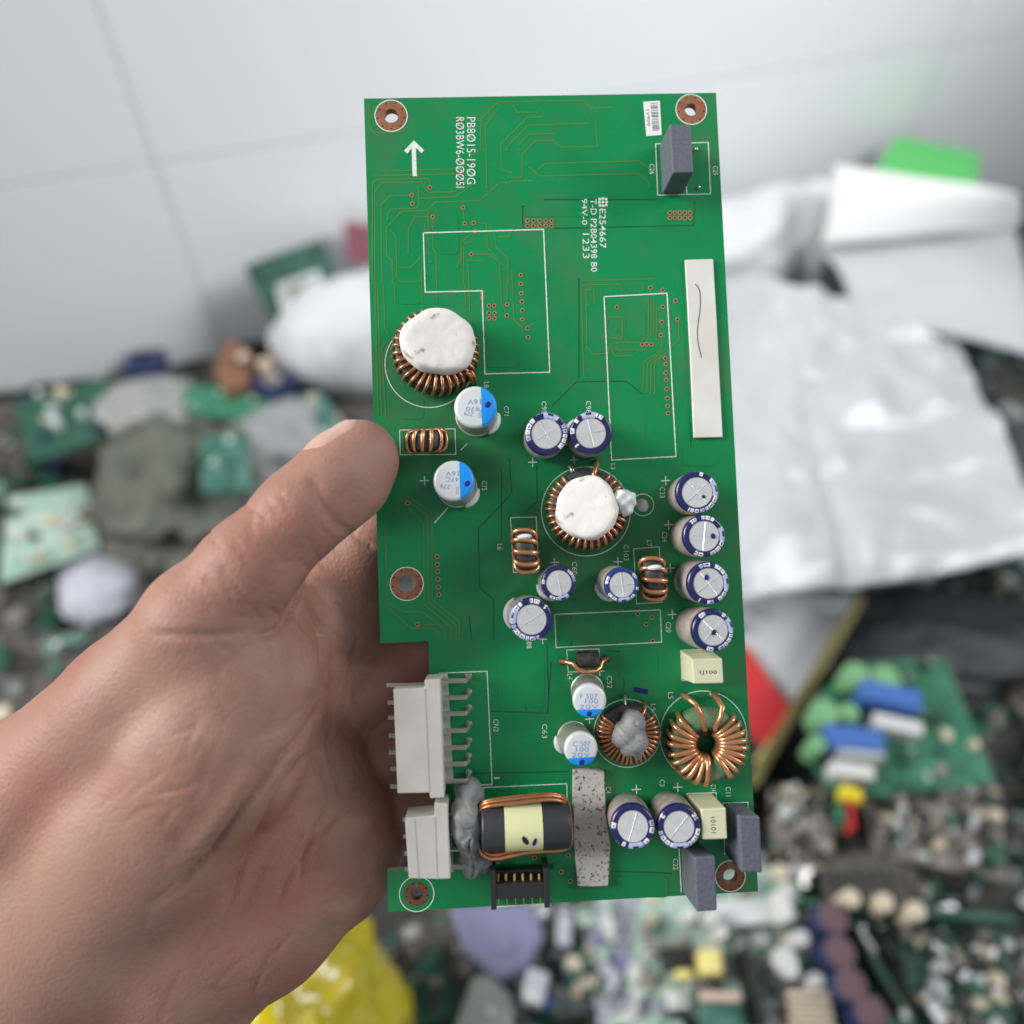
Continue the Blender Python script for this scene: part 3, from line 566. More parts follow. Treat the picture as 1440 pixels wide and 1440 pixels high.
t3, fr, L = toroid((882,1027),(884,1034),6,2.7,5.35,.4,4.4,.30,26,140,398,'core_black','wire','small copper coil topped with grey putty')
part('coil_lead', tube([B(879,978,.3), B(878.5,979,2.2), B(879,990,3.4), B(880,996,3.4)], .26, 8), M['tin'], None, 180)
part('coil_lead', tube([B(905,987,.3), B(908,990,3), B(907,997,4.2), B(902,1008,4.9), B(899,1014,4.8)], .33, 8), M['wire'], None, 180)
def px_nodes(L): return [(B(x, y, h), r) for x, y, h, r in L]
pa = px_nodes([(887,1008,5.6,1.5),(890,1016,6.0,2.2),(880,1033,6.0,2.3),(872,1040,5.6,1.5)]); pb = px_nodes([(896,1026,6.0,1.6),(893,1044,6.2,2.3),(896,1062,5.4,.9)]); pc = px_nodes([(878,1030,6.2,1.9),(884,1052,5.8,1.6)])
def folds(P, f):
    x, y, z = P[:, 0], P[:, 1], P[:, 2]; g = np.sin(f * (.55 * x + .42 * y) + 1.6 * np.sin(.5 * f * y + .3 * x) + .5 * z); g2 = np.sin(f * (.25 * x - .8 * y) + 1.3 * np.sin(.8 * x + 1))
    return .26 * np.exp(-(g / .16) ** 2) + .13 * np.exp(-(g2 / .12) ** 2) + .07 * np.sin(2.1 * x + 1.3 * y)
def putty3(P):
    d = smin(smin(chain_sdf(P, pa, .8), chain_sdf(P, pb, .8), .35), chain_sdf(P, pc, .6), .3)
    return d + folds(P, 1.5)
o = sdf_part('grey_putty', putty3, B(845,1085,0) + [0, 0, 2.0], B(925,980,0) + [0, 0, 10.5], .24, 'putty', board)
# green coil with thick wire
fr4, L4 = frame((989,1040),(996,1050),6)
Ri, Ro, z0, z1, wr = 2.7, 6.75, .9, 5.3, .52
e = .9; prof = [(Ri, z0+e), (Ri+.3, z0+.3), (Ri+e, z0), (Ro-e, z0), (Ro-.3, z0+.3), (Ro, z0+e), (Ro, z1-e), (Ro-.3, z1-.3), (Ro-e, z1), (Ri+e, z1), (Ri+.3, z1-.3), (Ri, z1-e)]
t4 = comp('toroid_coil', ring_lathe(prof, 64), M['core_green'], fr4, 60, None, 'bare green toroid wound with thick copper wire')
sub('winding', winding(Ri, Ro, z0, z1, wr, 10, math.radians(128), math.radians(275), .05), M['wire_bright'], t4, 180)
sub('winding', winding(Ri, Ro, z0, z1, wr, 9, math.radians(300), math.radians(412), .05), M['wire_bright'], t4, 180)
part('coil_lead', tube([B(961,976,.2), B(960,978,2.5), B(964,980,5.2), B(978,990,7.0), B(987,1008,7.2), B(991,1024,6.4), B(992,1030,4.0)], .52, 10), M['wire_bright'], None, 180)
part('coil_lead', tube([B(1006,974,.2), B(1004,977,2.5), B(1009,983,5.4), B(1016,995,7.0), B(1014,1008,7.2), B(1006,1023,6.6), B(1003,1030,4.0)], .52, 10), M['wire_bright'], None, 180)
part('solder_joint', lathe([(.75, 0), (.6, .5), (.3, 1.0)], 14), M['solder'], None, 60).location = tuple(B(1002, 977, 0) * MM)
# upright toroid chokes seen on edge: core stands on its rim
def upright(cx, cy, along, R, wd, h, n, wr, label, base_c, span=70, white=None):
    zc_ = R + .5
    a = Vector(B(*base_c, 0)); ux = Vector(along).normalized(); uz = Vector((0, 0, 1)); t = Vector(B(cx, cy, h)) - a; uz = t.normalized(); ux = (ux - uz * ux.dot(uz)).normalized(); uy = uz.cross(ux)
    # local: toroid axis = local z -> board uy ; local x -> ux ; local y -> up
    m = Matrix(((ux.x, uz.x, -uy.x, a.x*MM), (ux.y, uz.y, -uy.y, a.y*MM), (ux.z, uz.z, -uy.z, a.z*MM), (0,0,0,1))) @ Matrix.Translation((0, zc_*MM, 0))
    Ri_ = R * .5; e = .45; q = wd / 2
    prof = [(Ri_, -q+e), (Ri_+e, -q), (R-e, -q), (R, -q+e), (R, q-e), (R-e, q), (Ri_+e, q), (Ri_, q-e)]
    c = comp('toroid_choke', ring_lathe(prof, 48), M['core_black'], m, 60, None, label)
    sub('winding', winding(Ri_, R, -q, q, wr, n, math.radians(90 - span), math.radians(90 + span), .10, e=.82), M['wire_bright'], c, 180)
    if white is not None:
        an = math.radians(white); pts = [((R + wr*1.9) * math.cos(an), (R + wr*1.9) * math.sin(an), t_) for t_ in np.linspace(-q*.8, q*.7, 6)]
        sub('glue_dab', tube(pts, [.2, .42, .5, .5, .4, .2], 8), M['glue'], c, 180)
    return c
upright(598, 619, (1, .04, 0), 4.1, 3.3, 9.2, 6, .36, 'small copper wound choke beside the thumb tip', (600,623), 68)
upright(738.5, 773, (.05, -1, 0), 4.2, 3.4, 9.2, 5, .45, 'small copper choke left of the larger white topped coil', (739,772), 72, 118)
upright(921.5, 812.5, (.05, -1, 0), 4.1, 3.4, 9.2, 5, .45, 'small copper choke beside the blue capacitor column', (912,810), 72, 112)
# single turn bead
fr5, L5 = frame((820,929),(827,929),4)
bead = comp('ferrite_bead', lathe([(1.2,-2.1),(1.55,-1.85),(1.6,0),(1.55,1.85),(1.2,2.1)], 24), M['core_black'], Matrix.Translation(tuple(B(826.5,927,2.2)*MM)) @ Matrix.Rotation(math.radians(90), 4, 'Y'), 40, None, 'black bead with a copper wire loop')
part('coil_lead', tube([B(790,931,.2), B(790,930,1.4), B(797,931,2.2), B(806,933,3.0), B(812,941,3.6), B(823,945,3.6), B(838,944,3.4), B(844,939,2.8), B(846,931,2.4), B(853,926,1.6), B(854,926,.2)], .45, 10), M['wire_bright'], None, 180)
for x, y in [(789.5,931.5),(854,926.5)]: part('solder_joint', lathe([(.6, 0), (.5, .25), (.2, .5)], 12), M['copper_dull'], None, 60).location = tuple(B(x, y, 0)*MM)
# ---- rod choke: dark cylinder with pale tape and lengthwise copper
pa_, pb_ = B(677,1163,5.0), B(801,1157.5,5.0); ax3 = Vector(pb_ - pa_); Lr = ax3.length; ax3.normalize(); zz = Vector((0,0,1)); yy = zz.cross(ax3)
frr = Matrix(((ax3.x, yy.x, zz.x, pa_[0]*MM), (ax3.y, yy.y, zz.y, pa_[1]*MM), (ax3.z, yy.z, zz.z, pa_[2]*MM), (0,0,0,1))) @ Matrix.Rotation(math.radians(90), 4, 'Y')
RR = 4.25
rod_ = comp('rod_choke', lathe([(RR*.88, 0), (RR*.97, .15), (RR, .5), (RR, Lr-.5), (RR*.97, Lr-.15), (RR*.88, Lr)], 56), M['drum'], frr, 50, None, 'dark cylinder choke with a pale yellow tape band')
v, f = lathe([(RR+.09, Lr*.26), (RR+.1, Lr*.265), (RR+.1, Lr*.675), (RR+.09, Lr*.68)], 56); sub('tape_band', (v, f[:-2]), M['tape_yellow'], rod_, 50)
def loop(dy, dz, ex):
    out = []
    for x, y, z in [(687,1128,6.4),(712,1125,6.9),(740,1121.5,7.2),(765,1119,7.0),(785,1119.5,6.4),(797,1125,5.4),(801,1137,4.8),(803,1158,4.6),(804,1175,4.9),(801,1185,5.3),(790,1190.5,5.6),(770,1191,5.8),(745,1192.5,6.1),(722,1197,6.1),(704,1201.5,5.8),(690,1202.5,5.5),(678,1197,5.2),(673,1185,4.8),(671,1160,4.5),(672,1142,5.0),(677,1132,5.8)]:
        p = B(x, y, z); out.append((p[0] + ex * .02 * (740 - x) / 60, p[1] + dy, p[2] + dz))
    P = np.array(out)
    for _ in range(2):
        Q = np.empty((len(P) * 2, 3)); Q[0::2] = .75 * P + .25 * np.roll(P, -1, 0); Q[1::2] = .25 * P + .75 * np.roll(P, -1, 0); P = Q
    return P
for dy, dz in [(0, 0), (-.55, .45), (.1, -.75)]: part('choke_winding', tube(loop(dy, dz, 1), .36, 8, True), M['wire'], None, 180)
u = M['ink_black']
for (cx, cy, rx, ry, an, mm_) in [(738.5,1179.5,.45,.95,28,'ink_black'),(751.5,1182,.34,.85,-18,'ink')]:
    t = B(cx, cy, 8.2); n_ = 18; vs = []; yc = None
    for k in range(n_):
        a = 2*math.pi*k/n_; dx, dy = rx*math.cos(a), ry*math.sin(a); q = math.radians(an); X_, Y_ = dx*math.cos(q)-dy*math.sin(q), dx*math.sin(q)+dy*math.cos(q)
        wx, wy = t[0]+X_, t[1]+Y_; cyl_y = pa_[1] + (wx - pa_[0]) * (pb_[1]-pa_[1]) / (pb_[0]-pa_[0]); off = wy - cyl_y
        vs.append((wx, wy, 5.0 + math.sqrt(max(.05, (RR+.16)**2 - off**2))))
    cyl_y = pa_[1] + (t[0] - pa_[0]) * (pb_[1]-pa_[1]) / (pb_[0]-pa_[0]); vs.append((t[0], t[1], 5.0 + math.sqrt((RR+.16)**2 - (t[1]-cyl_y)**2)))
    part('ink_mark', (vs, [(k, (k + 1) % n_, n_) for k in range(n_)]), M[mm_], None, 180)
# ---- big lumps of grey putty beside the rod choke
q1 = px_nodes([(648,1111,2.6,1.5),(660,1113,3.6,2.3),(667,1117,3.4,1.9)]); q2 = px_nodes([(652,1132,4.4,2.0),(655,1150,5.4,2.7),(658,1172,5.2,2.6),(660,1192,4.2,2.0)]); q3 = px_nodes([(658,1206,3.2,1.9),(664,1221,2.6,1.8)]); q4 = px_nodes([(676,1208,2.6,1.6),(683,1218,2.0,1.3)]); q5 = px_nodes([(668,1150,3.4,1.3),(672,1190,3.0,1.3)])
def putty_big(P):
    d = chain_sdf(P, q1, 1.0); d = smin(d, chain_sdf(P, q2, 1.2), .8); d = smin(d, chain_sdf(P, q3, .8), .5); d = smin(d, chain_sdf(P, q4, .6), .4); d = smin(d, chain_sdf(P, q5, .6), .4)
    g = np.exp(-((P[:, 0] - (B(663,1190,0)[0] + .25 * np.sin(P[:, 1] * .8))) / .22) ** 2) * (np.abs(P[:, 1] - B(663,1190,0)[1]) < 4.2)
    return d + .10 * np.sin(P[:, 1] * 1.7 + P[:, 0]) + .5 * g + folds(P, 1.1)
sdf_part('grey_putty', putty_big, B(615,1250,0) + [0,0,-1.2], B(710,1075,0) + [0,0,10.5], .28, 'putty', board)
# ---- white pin headers over the notch
def header(body, tab_hi, tab_lo, rear, h0, h1, pins_r, pins_l, xr, xl, label, ridge=None):
    poly = [B(x, y, h1)[:2] for x, y in body]
    c = part('pin_header', prism([tuple(p) for p in poly][::-1], h0, h1), M['nylon']); bevel(c, .18*MM, 2); c['label'] = label
    rp = [B(x, y, 2.6)[:2] for x, y in rear]; r_ = sub('rear_flange', prism([tuple(p) for p in rp][::-1], .25, 2.6), M['nylon_clear'], c, 30)
    hm = (h0 + h1) / 2 - .3
    for y in pins_r:
        a, b = B(xr[0]-12, y, hm), B(xr[1], y-1, hm); sub('pin', tube([a, b + (b-a)*-.08, b, b + [.35, 0, -.6], b + [.4, 0, -hm]], .42, 4), M['tin'], c, 30); sub('solder_joint', lathe([(.75, 0), (.6, .22), (.4, .45)], 12), M['solder'], c).location = ((b[0]+.4)*MM, b[1]*MM, 0)
    for y, x0, x1 in pins_l:
        a, b = B(x0, y, hm), B(x1 + 6, y, hm); sub('pin', tube([a, b], .38, 4), M['tin'], c, 30)
    for (xa, ya, xb, yb) in ridge or (): sub('mould_line', ribbon([B(xa, ya, h1)[:2], B(xb, yb, h1)[:2]], .16, h1, h1 + .05), M['nylon_clear'], c, 30)
    return c
header([(553,969),(597,967),(597,956),(619,954.5),(625,1121.5),(605,1123),(604,1115),(559,1116)], None, None, [(618,948),(629,947.5),(637,1100),(626,1102)], 2.2, 8.2,
       [958,981.5,1004,1028,1052,1075,1099], [(963.5,543.5,600),(988,545,556),(1009,546,556),(1034.5,547,557),(1058,547,557),(1081,549,558),(1106,549,559)], (624,655), None, 'large white seven pin header beside the notch', [(598,968,604,1114)])
header([(569,1150.5),(611,1147),(611,1129),(629.5,1130.5),(633.5,1236),(614,1236.5),(575,1235.5)], None, None, [(628,1130),(634,1130),(638,1226),(632,1227)], 2.2, 8.2,
       [1147,1172,1195,1220], [(1152.6,566,572),(1176,567,573),(1200,568.5,574),(1223,569.5,575)], (632,652), None, 'smaller white four pin header near the wrist', [(583,1151,589,1234),(612,1148,615,1236)])
# ---- black socket on the lower edge
c = part('socket', prism([tuple(B(x, y, 5)[:2]) for x, y in [(696,1244),(766,1241),(767,1262),(697,1265)]][::-1], .3, 5), M['blackplastic']); bevel(c, .15*MM, 1); c['label'] = 'black six pin socket on the lower edge'
for q in ([(689,1224),(697,1223.5),(698.5,1279.5),(690.5,1280)], [(764.5,1221),(772,1220.5),(773.5,1276.5),(766,1277)]): bevel(sub('side_wall', prism([tuple(B(x, y, 5.2)[:2]) for x, y in q][::-1], .1, 5.2), M['blackplastic'], c), .12*MM, 1)
sub('back_wall', prism([tuple(B(x, y, 2.2)[:2]) for x, y in [(696,1226),(765,1222.5),(766,1242),(697,1245)]][::-1], .1, 2.0), M['blackplastic'], c)
for x in (700.5,712,724,735.6,747.4,758.8):
    sub('pin', tube([B(x-.5,1227,.8), B(x-.4,1230,3.4), B(x,1244.5,3.6)], .26, 4), M['gold'], c, 30); sub('pin', tube([B(x+1,1262,1.2), B(x+1.5,1271,1.0)], .14, 4), M['gold'], c, 30)
# ---- tapes and labels
def strip(name, poly, h0, h1, m, sub_n=1):
    return part(name, prism([tuple(B(x, y, h1)[:2]) for x, y in poly][::-1], h0, h1), M[m])
s = strip('foam_strip', [(963.7,365),(1003,364),(1008,450),(1012,530),(1016.6,614.7),(976,615.7),(971,500)], .02, .7, 'paper'); bevel(s, .12*MM, 1); s['label'] = 'long white foam strip near the right edge'
P_ = np.array([B(x, y, .7)[:2] for x, y in [(977.7,399),(982,404),(984.5,412),(984.8,425),(984.3,438),(982,452),(980.6,465),(981,477),(982.8,488),(986.5,503)]]); sub('pen_line', ribbon([tuple(p) for p in P_], .22, .69, .73), M['pencil'], s)
rng = random.Random(4); L_ = [(806,1083),(828,1082.5),(850,1084),(851,1112),(852,1141),(855,1163),(858.6,1187),(857.5,1217),(856,1246.5),(834,1247.5),(812.8,1247),(810,1217),(807.4,1187),(806,1160),(805.5,1120)]
s = strip('tape_strip', L_, .02, 1.5, 'dirty'); bevel(s, .2*MM, 1); s['label'] = 'dirty speckled tape strip'
s = strip('barcode_label', [(904.5,143),(928,141.5),(930.6,189.8),(909,191.4)], .01, .08, 'label'); rng = random.Random(9)
y = 146.0
while y < 185:
    wd = rng.choice([.5, .8, 1.3]); a = (y - 143) / 48
    sub('bar', ribbon([B(914.5 + 3.5*a, y, 0)[:2], B(924.5 + 3.2*a, y-.5, 0)[:2]], wd/PXM, .08, .095), M['print_dark'], s); y += wd + rng.choice([.7, 1.0, 1.6])
text('1V900', 911.5, 166, 24, 4, -86, 0, 'print_dark', s, z=.1)
# blue marker dash
sub('marker_dash', ribbon([B(891,969,0)[:2], B(911,973,0)[:2]], .95, .0, .05), M['ink'], lam)
# =================================================================== THE HAND
M['skin'] = mat('skin', (0.370, 0.214, 0.160), 0.50, spec=0.34, col2=(0.32, 0.130, 0.098), cscale=45, cthr=(0.38, 0.72), sss=0.08, bump=0.26, bscale=1300, detail=5)
M['nail'] = mat('fingernail', (0.56, 0.345, 0.27), 0.32, spec=0.5, coat=0.2)
nt = M['skin'].node_tree; bs = nt.nodes['Principled BSDF']; old = [n for n in nt.nodes if n.type == 'BUMP'][0]; tcn = [n for n in nt.nodes if n.type == 'TEX_COORD'][0]
vo = nt.nodes.new('ShaderNodeTexVoronoi'); vo.feature = 'DISTANCE_TO_EDGE'; vo.inputs['Scale'].default_value = 1250; mp = nt.nodes.new('ShaderNodeMapping'); mp.inputs['Rotation'].default_value = (0, 0, .7); mp.inputs['Scale'].default_value = (1, .45, 1)
nz = nt.nodes.new('ShaderNodeTexNoise'); nz.inputs['Scale'].default_value = 120; nz.inputs['Detail'].default_value = 3; mxv = nt.nodes.new('ShaderNodeMix'); mxv.data_type = 'RGBA'; mxv.inputs[0].default_value = .004
nt.links.new(tcn.outputs['Object'], nz.inputs['Vector']); nt.links.new(tcn.outputs['Object'], mxv.inputs[6]); nt.links.new(nz.outputs['Color'], mxv.inputs[7]); nt.links.new(mxv.outputs[2], mp.inputs['Vector']); nt.links.new(mp.outputs[0], vo.inputs['Vector'])
cl = nt.nodes.new('ShaderNodeMapRange'); cl.inputs[1].default_value = 0; cl.inputs[2].default_value = .12; bp2 = nt.nodes.new('ShaderNodeBump'); bp2.inputs['Strength'].default_value = .16; bp2.inputs['Distance'].default_value = .00018
gn = nt.nodes.new('ShaderNodeTexNoise'); gn.inputs['Scale'].default_value = 70; gn.inputs['Detail'].default_value = 8; gn.inputs['Roughness'].default_value = .7; gr_ = nt.nodes.new('ShaderNodeMapRange'); gr_.inputs[1].default_value = .54; gr_.inputs[2].default_value = .78; gr_.inputs[4].default_value = .55
gm = nt.nodes.new('ShaderNodeMix'); gm.data_type = 'RGBA'; gm.inputs[7].default_value = (.17, .085, .058, 1); m0 = [l.from_node for l in bs.inputs['Base Color'].links][0]; nt.links.new(tcn.outputs['Object'], gn.inputs['Vector']); nt.links.new(gn.outputs[0], gr_.inputs[0]); nt.links.new(gr_.outputs[0], gm.inputs[0]); nt.links.new(m0.outputs[2], gm.inputs[6]); nt.links.new(gm.outputs[2], bs.inputs['Base Color'])
nt.links.new(vo.outputs['Distance'], cl.inputs[0]); nt.links.new(cl.outputs[0], bp2.inputs['Height']); nt.links.new(old.outputs[0], bp2.inputs['Normal']); nt.links.new(bp2.outputs[0], bs.inputs['Normal'])
def ch(L): return [(B(x, y, h), r) for x, y, h, r in L]
H_thumb = ch([(507,638,8.0,6.2),(474,674,9.6,6.9),(424,722,12,7.3),(352,797,13,8.0),(285,876,11.5,9.6),(190,990,4,12.5)])
H_pad = ch([(514,654,6.2,5.5),(494,678,7.4,6.2),(470,698,9.0,6.2)])
H_then = ch([(285,876,11,9.6),(330,965,6,13),(300,1045,4,16),(220,1155,-2,18),(130,1270,-9,21)])
H_web = ch([(345,880,4,10),(383,930,-1,9.3),(392,985,-3,8.0),(330,1080,-3,12)])
H_fill = ch([(395,850,2,5.5),(432,880,-8,6.5),(440,960,-10,7)]); H_fill2 = ch([(425,910,-10,7),(446,832,-11,6.8),(478,775,-13,6)])
H_palm = [ch(L) for L in ([(447,1015,-9,5.4),(440,1060,-10,8),(380,1130,-10,12),(260,1230,-11,17)], [(462,1085,-10,7.5),(478,1140,-11,9),(380,1240,-11,13.5),(250,1310,-10,17)],
                         [(500,1192,-11,7.9),(470,1230,-11.5,9.2),(380,1300,-12,11.5),(272,1374,-12,13),(140,1480,-12,16)], [(130,1260,-11,22),(20,1390,-15,25),(-140,1560,-20,27),(-420,1860,-28,31)], [(190,990,4,12.5),(60,1130,-6,16.5),(-110,1330,-16,21),(-420,1660,-28,27)], [(485,1165,-11,8.5),(505,1195,-11.5,7.6)])]
H_fing = [ch(L) for L in ([(440,985,-12,8.0),(485,875,-14,7.9),(508,780,-14,7.6),(560,700,-10.6,7.3),(640,650,-10,6.9),(700,640,-9.5,6.2)], [(455,1030,-15,8.0),(535,955,-17,8.4),(615,910,-12.5,7.8),(700,885,-10.3,7.2),(745,880,-9.5,6.4)],
                         [(470,1090,-18,8.0),(560,1045,-19,8.4),(650,1012,-12.6,7.8),(735,1000,-10,7.0)], [(500,1165,-18,7.2),(572,1135,-18,7.4),(650,1118,-11,7.0),(715,1110,-9,6.2)])]
def hand_sdf(P):
    d = smin(chain_sdf(P, H_thumb, 4), chain_sdf(P, H_pad, 2.5), 3.5)
    b = smin(smin(chain_sdf(P, H_then, 6), chain_sdf(P, H_web, 4), 5), chain_sdf(P, H_fill, 3), 2)
    p = None
    for q in H_palm:
        e = chain_sdf(P, q, 5); p = e if p is None else smin(p, e, 6)
    b = smin(b, p, 3.2); d = smin(d, b, 2.6)
    f = None
    for q in H_fing:
        e = chain_sdf(P, q, 4); f = e if f is None else smin(f, e, 1.2)
    f = smin(f, chain_sdf(P, H_fill2, 3), 2.5)
    return smin(d, f, 1.6)
allp = np.array([n_[0] for q in [H_thumb, H_pad, H_then, H_web] + H_palm + H_fing for n_ in q])
lo = allp.min(0) - 30; hi = allp.max(0) + 12; lo[0] = B(-680, 900, 0)[0]; lo[1] = B(600, 2130, 0)[1]; lo[2] = -64; hi[2] = 26; hi[1] = B(500, 560, 0)[1]
HV, HF = surface_net(hand_sdf, lo, hi, 1.25)
hand = obj('hand', HV * MM, HF, M['skin'], None, 180); fix_normals(hand); hand.matrix_world = MBOARD
md = hand.modifiers.new('sub', 'SUBSURF'); md.levels = 1; md.render_levels = 1
bpy.context.view_layer.update(); me2 = bpy.data.meshes.new_from_object(hand.evaluated_get(bpy.context.evaluated_depsgraph_get())); hand.modifiers.clear(); hand.data = me2; me2.name = 'hand'
# creases, knuckle folds and fine wrinkles as real relief
def seg_d(Q, L):
    d = np.full(len(Q), 1e9); T = np.zeros(len(Q)); ln = [math.dist(a, b) for a, b in zip(L[:-1], L[1:])]; tot = sum(ln); acc = 0
    for a, b, l in zip(L[:-1], L[1:], ln):
        a = np.array(a, float); b = np.array(b, float); ab = b - a; t = np.clip(((Q - a) @ ab) / (ab @ ab), 0, 1); e = np.linalg.norm(Q - a - t[:, None] * ab, axis=1)
        T = np.where(e < d, (acc + t * l) / tot, T); d = np.minimum(d, e); acc += l
    return d, np.clip(np.minimum(T, 1 - T) * 5, 0.0, 1)
nv = len(me2.vertices); co = np.empty(nv * 3); me2.vertices.foreach_get('co', co); co = co.reshape(-1, 3) / MM
no = np.empty(nv * 3); me2.vertex_normals.foreach_get('vector', no); no = no.reshape(-1, 3)
Cc = co @ RB.T + TB; PX = np.stack([720 - F_PX * Cc[:, 0] / Cc[:, 2], 720 + F_PX * Cc[:, 1] / Cc[:, 2]], 1)
front = (no @ RB.T)[:, 2] > -0.1
CRE = [([(452,985),(430,1030),(400,1062),(340,1140),(300,1198),(255,1245),(205,1280)], 2.3, 5), ([(432,985),(404,1030),(372,1062),(318,1140),(280,1190),(238,1230)], -1.0, 17), ([(428,880),(434,930),(434,985)], -.8, 13), ([(428,838),(440,856),(450,880),(454,915),(456,960),(455,1000)], 1.7, 4.5), ([(352,894),(378,892),(396,884),(408,866),(418,838),(436,812)], 1.3, 5), ([(205,892),(290,893),(350,890),(352,894)], .55, 4.5),
       ([(440,1050),(405,1100),(372,1160),(340,1220),(315,1290)], 1.2, 4.5), ([(462,1120),(440,1160),(425,1205),(420,1250)], .45, 4), ([(500,1130),(470,1150),(430,1190),(400,1240),(385,1290)], .6, 4.5), ([(448,1010),(440,1045),(448,1090),(462,1130)], .55, 4), ([(470,1010),(462,1045),(470,1090),(485,1130)], .6, 4), ([(490,746),(508,760),(528,772)], .6, 4), ([(434,664),(444,684),(453,706),(464,728),(482,744),(500,750)], .6, 8),
       ([(375,760),(392,778),(400,800)], .25, 4), ([(388,690),(402,704),(408,722)], .22, 4), ([(372,700),(386,714),(392,732)], .2, 4), ([(355,712),(372,722),(385,722)], .18, 3), ([(345,726),(365,736),(382,738)], .18, 3), ([(420,1110),(390,1170),(360,1240),(320,1310)], .2, 5), ([(320,1000),(300,1060),(270,1120)], .08, 8),
       ([(300,830),(330,850),(360,855)], .15, 4), ([(290,850),(330,868),(365,868)], .15, 4), ([(520,1000),(500,1060),(520,1100)], .2, 4), ([(330,905),(320,930),(300,950)], .15, 5), ([(505,893),(495,930),(488,1000)], .5, 5)]
rw = random.Random(11)
for _ in range(110):                                     # faint skin lines running along the flow of the palm and across the thumb
    if rw.random() < .6: x, y, a = rw.uniform(200, 540), rw.uniform(980, 1400), rw.gauss(2.25, .35)
    else: x, y, a = rw.uniform(260, 470), rw.uniform(690, 880), rw.gauss(.95, .3)
    l = rw.uniform(18, 55); c_ = rw.gauss(0, .25); CRE.append(([(x, y), (x + l * math.cos(a), y + l * math.sin(a)), (x + l * math.cos(a) + l * math.cos(a + c_), y + l * math.sin(a) + l * math.sin(a + c_))], rw.uniform(.08, .24), rw.uniform(2.2, 3.6)))
dsp = np.zeros(nv)
for L_, dep, wd in CRE:
    d_, f_ = seg_d(PX, L_); dsp -= dep * f_ * np.exp(-(d_ / wd) ** 2)
rs = np.random.RandomState(3)
for _ in range(26):                                     # soft swells and slight hollows of the flesh
    c = np.array([rs.uniform(150, 560), rs.uniform(700, 1400)]); dsp += rs.uniform(-.22, .22) * np.exp(-(((PX - c) ** 2).sum(1)) / rs.uniform(18, 40) ** 2)
dsp *= front; co += no * dsp[:, None]
me2.vertices.foreach_set('co', (co * MM).ravel()); me2.update(); me2.shade_smooth()
tag(hand, 'bare left hand gripping the green circuit board, thumb in front and fingers behind', 'hand')
# thumbnail: a curved plate lying on the thumb's back
A_, B2_ = B(466, 674, 10.0), B(520, 626, 7.6); axn = (B2_ - A_) / np.linalg.norm(B2_ - A_)
side = np.array([-0.60, 0.76, 0.30]); side -= axn * (side @ axn); side /= np.linalg.norm(side); bin_ = np.cross(axn, side)
nu, nv_ = 22, 15; NV = []
for i in range(nu):
    u_ = i / (nu - 1)
    for j in range(nv_):
        v_ = j / (nv_ - 1) * 2 - 1; half = 58 * (1 - .25 * (abs(v_)) ** 0) * (1 - .45 * max(0, .18 - u_) / .18)
        a = math.radians(half * v_); dr = math.cos(a) * side + math.sin(a) * bin_
        along = u_ * np.linalg.norm(B2_ - A_) * 1.10 - .35 * (1 - v_ * v_) * (0 if u_ > .5 else 1) - 1.3 * v_ * v_ * (u_ > .5) * (u_ - .5) * 2
        o_ = A_ + axn * along; t_ = np.linspace(1, 13, 240); s_ = hand_sdf(o_ + t_[:, None] * dr)
        k = np.argmax(s_ > 0) if (s_ > 0).any() else 100
        NV.append(o_ + dr * (t_[k] - .42 + .60 * (1 - v_ ** 4) * min(1, .35 + u_ * 2) - .5 * max(0, u_ - .86) / .14))
NF = [(i*nv_+j, i*nv_+j+1, (i+1)*nv_+j+1, (i+1)*nv_+j) for i in range(nu-1) for j in range(nv_-1)]
nail = obj('thumbnail', np.array(NV) * MM, NF, M['nail'], hand, 180); fix_normals(nail)
md = nail.modifiers.new('thick', 'SOLIDIFY'); md.thickness = .0004; md.offset = 0
# =================================================================== THINGS BEHIND: bench full of scrap
def pal(name, c, rough=.5, **k):
    if name not in M: M[name] = mat(name, c, rough, **k)
    return M[name]
pal('dkgreen', (.010, .075, .045), .45, col2=(.03, .11, .075), cscale=90); pal('bgreen', (.022, .145, .075), .45, col2=(.05, .21, .12), cscale=90); pal('teal', (.03, .12, .09), .5, col2=(.08, .20, .165), cscale=60)
pal('palegreen', (.28, .44, .36), .45, col2=(.42, .54, .47), cscale=55); pal('lime', (.10, .52, .13), .5); pal('ltgreen', (.16, .36, .17), .5); pal('maroon', (.20, .055, .085), .6)
pal('pbag', (.30, .30, .295), .5, bump=.3, bscale=30); pal('olive', (.125, .13, .10), .75, col2=(.085, .09, .07), cscale=30, bump=.2, bscale=80); pal('ltgrey', (.27, .28, .28), .7); pal('brown', (.25, .11, .055), .55, col2=(.17, .08, .05), cscale=80)
pal('lav', (.22, .225, .36), .5, col2=(.18, .19, .30), cscale=20); pal('lavpale', (.44, .445, .51), .55); pal('greygreen', (.27, .31, .29), .55); pal('white', (.62, .62, .61), .4); pal('beige', (.60, .52, .39), .5); pal('pink', (.62, .45, .36), .5)
pal('yellow', (.72, .56, .02), .5); pal('yellow_p', (.56, .45, .010), .20, coat=.8); pal('paleyel', (.80, .70, .25), .4); pal('red', (.55, .03, .035), .5); pal('blue', (.05, .14, .42), .4); pal('dkblue', (.02, .03, .09), .4); pal('capred', (.13, .07, .085), .4)
